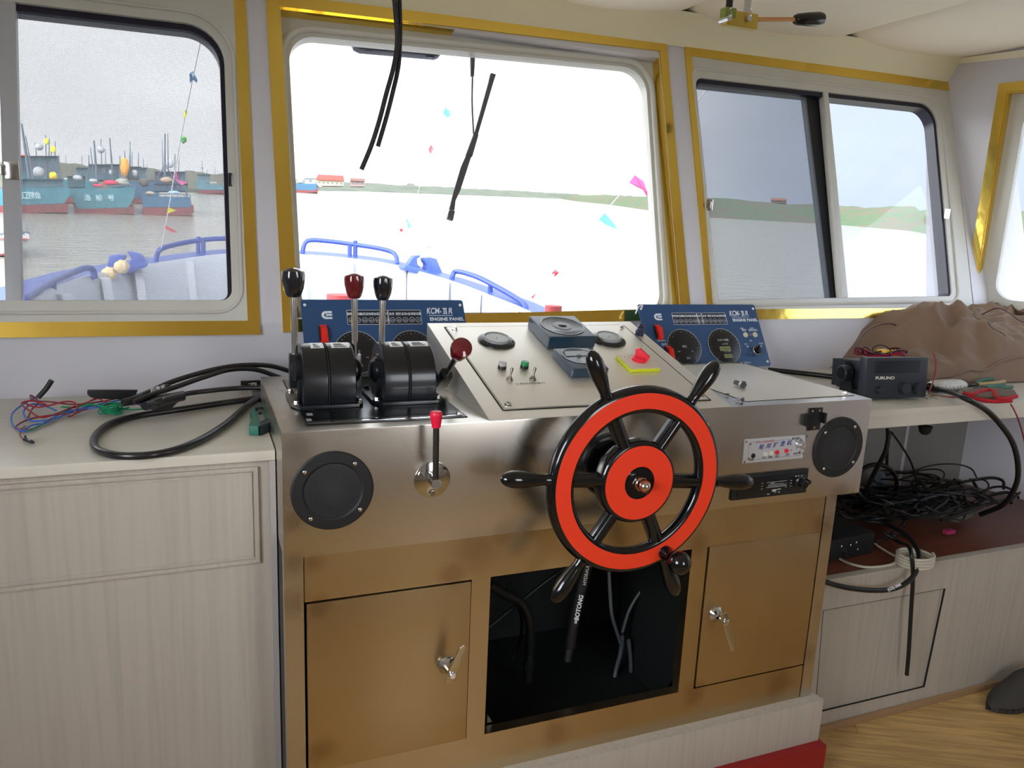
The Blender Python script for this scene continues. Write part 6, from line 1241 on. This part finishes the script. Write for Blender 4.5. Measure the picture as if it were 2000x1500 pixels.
rails = [([(592, 508, 6.2), (592, 486, 6.2), (602, 470, 6.2), (640, 471, 6.2), (695, 478, 6.1), (740, 485, 5.9), (765, 492, 5.8), (774, 502, 5.7), (776, 517, 5.6)], [(683, 479, 506, 6.1), (694, 470, 507, 6.1)], 'blue hand rail over the centre of the bow'),
         ([(883, 552, 4.8), (884, 538, 4.8), (893, 530, 4.8), (930, 540, 4.5), (970, 560, 4.2), (1005, 580, 3.9), (1024, 594, 3.7), (1028, 612, 3.6)], [(958, 556, 580, 4.3)], 'blue hand rail on the right side of the bow'),
         ([(304, 517, 5.6), (306, 500, 5.6), (315, 486, 5.6), (345, 477, 5.8), (385, 470, 6.0), (430, 466, 6.1), (500, 466, 6.2), (560, 474, 6.2), (570, 497, 6.2)], [(387, 462, 502, 6.0), (397, 469, 501, 6.0)], 'blue hand rail of the bow behind the left window post'),
         ([(40, 596, 3.1), (48, 585, 3.1), (100, 551, 3.7), (140, 533, 4.2), (165, 524, 4.4), (180, 526, 4.5), (186, 545, 4.5)], [(103, 550, 578, 3.7)], 'blue hand rail low at the left of the bow')]
for pts, posts, lb in rails:
    P = [hy(u, v, y) for u, v, y in pts]; t = thing('bow_rail', P[0], lb, 'hand rail', 'blue bow rails')
    m = MB(); m.tube(P, .021, 10, 6); m.build('rail_tube', BLR, t)
    for u, a, b_, y in posts: m = MB(); m.tube([hy(u, a, y), hy(u, b_, y)], .02, 10, 0); m.build('post', BLR, t)
def chock(L1, y, lb, fend=None):
    P = lambda u, v, k=0: hy(u, v, y)+V((0, k, 0)); t = thing('fairlead', P(*L1[0]), lb, 'fairlead', 'blue fairleads on the bow')
    m = MB(); m.prism([P(u, v) for u, v in L1], (0, .22, 0), bev=.01); m.build('base_plate', BLUEP, t); return t, P
t, P = chock([(789, 523), (795, 517), (875, 541), (874, 548), (858, 546), (790, 528)], 5.15, 'blue fairlead casting on the bow right of centre')
m = MB(); m.prism([P(*q_, .04) for q_ in ((799, 519), (806, 508), (812, 501), (824, 499), (822, 503), (817, 506), (818, 517), (826, 524), (812, 524))], (0, .12, 0), bev=.006); m.build('horn', BLUEP, t)
m = MB(); m.prism([P(*q_, .02) for q_ in ((833, 532), (835, 518), (830, 510), (831, 505), (842, 503), (854, 506), (866, 534), (860, 539))], (0, .14, 0), bev=.006); m.build('horn', BLUEP, t)
t, P = chock([(212, 538), (206, 531), (280, 512), (288, 516), (285, 522), (222, 544)], 5.0, 'blue fairlead with rope fenders, seen through the left screen')
m = MB(); m.prism([P(*q_, .04) for q_ in ((208, 526), (212, 500), (232, 498), (246, 500), (242, 508), (236, 520), (222, 528))], (0, .12, 0), bev=.006); m.build('horn', BLUEP, t)
m = MB(); m.prism([P(*q_, .02) for q_ in ((250, 520), (256, 506), (247, 491), (262, 494), (274, 497), (285, 512), (270, 518))], (0, .14, 0), bev=.006); m.build('horn', BLUEP, t)
ROPE = mat('rope', 'c9b48c', .9, bump=.8, bscale=60, bdist=.01)
for (u, v, lb) in ((213, 535, 'left beige rope ball fender on the bow'), (238, 521, 'right beige rope ball fender on the bow')):
    m = MB(); bb = bmesh.new(); bmesh.ops.create_icosphere(bb, subdivisions=4, radius=.05)
    for vv in bb.verts: vv.co *= 1+.2*noise.noise(vv.co*40)
    bb.transform(Matrix.Translation(hy(u, v, 4.85))); m.merge(bb); tag(m.build('rope_fender', ROPE), lb, 'fender', 'rope fenders')
for (u0_, u1_, v0_, v1_, y, lb) in ((638, 692, 575, 640, 3.2, 'red bollard on the fore deck behind the left engine panel'), (1066, 1096, 597, 640, 2.2, 'small red round cap beyond the centre window sill')):
    a_, b_ = hy(u0_, v0_, y), hy(u1_, v0_, y); r_ = (b_-a_).length/2; c = (a_+b_)/2; zz = -1.12; m = MB(); m.lathe([(r_*.8, 0), (r_*.8, c.z-zz-.06), (r_, c.z-zz-.05), (r_, c.z-zz), (0, c.z-zz)], (c.x, c.y, zz), (0, 0, 1), 32); tag(m.build('bollard', mat('red_bollard', '9c3c40', .5)), lb, 'bollard')  # glare outside is put into the colour as a muted red
# ---------------------------------------------------------------- bunting
FL = {'pink': mat('flag_pink', 'b84a7c', .7), 'blue': mat('flag_blue', '2f6f98', .7), 'yellow': mat('flag_yellow', 'b4b426', .7), 'green': mat('flag_green', '56a252', .7), 'red': mat('flag_red', 'a8343e', .7), 'teal': mat('flag_teal', '4f9690', .7)}
CORD = mat('white_cord', 'e2e2e6', .6)
def bunting(pts, flags, lb, r_=.008):
    t = thing('bunting_line', hy(*pts[0]), lb, 'bunting', 'strings of pennants')
    m = MB(); m.tube([hy(*p) for p in pts], r_, 6, 5); m.build('cord', CORD, t)
    for (c, y, poly) in flags:
        P = [hy(u, v, y+.03*math.sin(i*2.1)) for i, (u, v) in enumerate(poly)]; m = MB(); m.prism(P, (0, .004, 0)); m.build('pennant', FL[c], t)
bunting([(315, 485, 5.4), (327, 420, 5.0), (340, 345, 4.5), (352, 275, 3.9), (364, 215, 3.3), (377, 150, 2.8), (395, 65, 2.3), (410, 0, 1.9), (420, -60, 1.6)],
    [('red', 5.1, [(322, 440), (345, 452), (341, 455), (323, 447)]), ('yellow', 4.9, [(328, 405), (345, 411), (327, 417)]), ('pink', 4.5, [(343, 330), (349, 352), (366, 356), (355, 362), (341, 350)]), ('green', 3.9, [(352, 270), (356, 264), (364, 268), (365, 276), (358, 281), (354, 277)]), ('yellow', 3.3, [(360, 215), (366, 214), (364, 228), (358, 230)]), ('blue', 2.8, [(370, 143), (377, 139), (386, 156), (384, 162), (377, 155), (371, 163)]), ('pink', 2.3, [(384, 79), (388, 58), (396, 60), (404, 72), (409, 83), (402, 84), (392, 68), (388, 80)])], 'string of coloured pennants rising past the left window', .0035)
bunting([(1040, 585, 4.0), (1083, 535, 4.3), (1172, 425, 4.3), (1265, 318, 3.4), (1352, 210, 2.6), (1390, 165, 2.3), (1430, 115, 2.0)],
    [('red', 4.0, [(1038, 580), (1047, 573), (1041, 584)]), ('red', 4.3, [(1078, 533), (1087, 526), (1092, 533), (1084, 540)]), ('teal', 4.3, [(1180, 415), (1169, 428), (1185, 440), (1206, 448), (1196, 432)]), ('pink', 3.5, [(1240, 342), (1229, 357), (1246, 364), (1256, 371), (1264, 384), (1266, 378), (1257, 354)]), ('yellow', 2.3, [(1408, 170), (1424, 174), (1421, 181), (1413, 176)])], 'string of pennants slanting up to the right of the centre window', .0045)
bunting([(785, 470, 4.9), (815, 380, 4.6), (842, 295, 4.0), (872, 215, 3.4), (900, 120, 2.8), (915, 40, 2.3)],
    [('teal', 3.4, [(870, 209), (866, 221), (874, 230), (880, 227), (879, 218)]), ('red', 4.0, [(842, 283), (837, 292), (841, 301), (847, 289)]), ('teal', 4.9, [(795, 426), (794, 433), (798, 446), (803, 444), (798, 432)]), ('red', 4.9, [(782, 446), (788, 449), (784, 454), (781, 450)]), ('green', 4.9, [(832, 480), (845, 484), (838, 484)])], 'thin string of small pennants in the middle of the centre window', .0012)
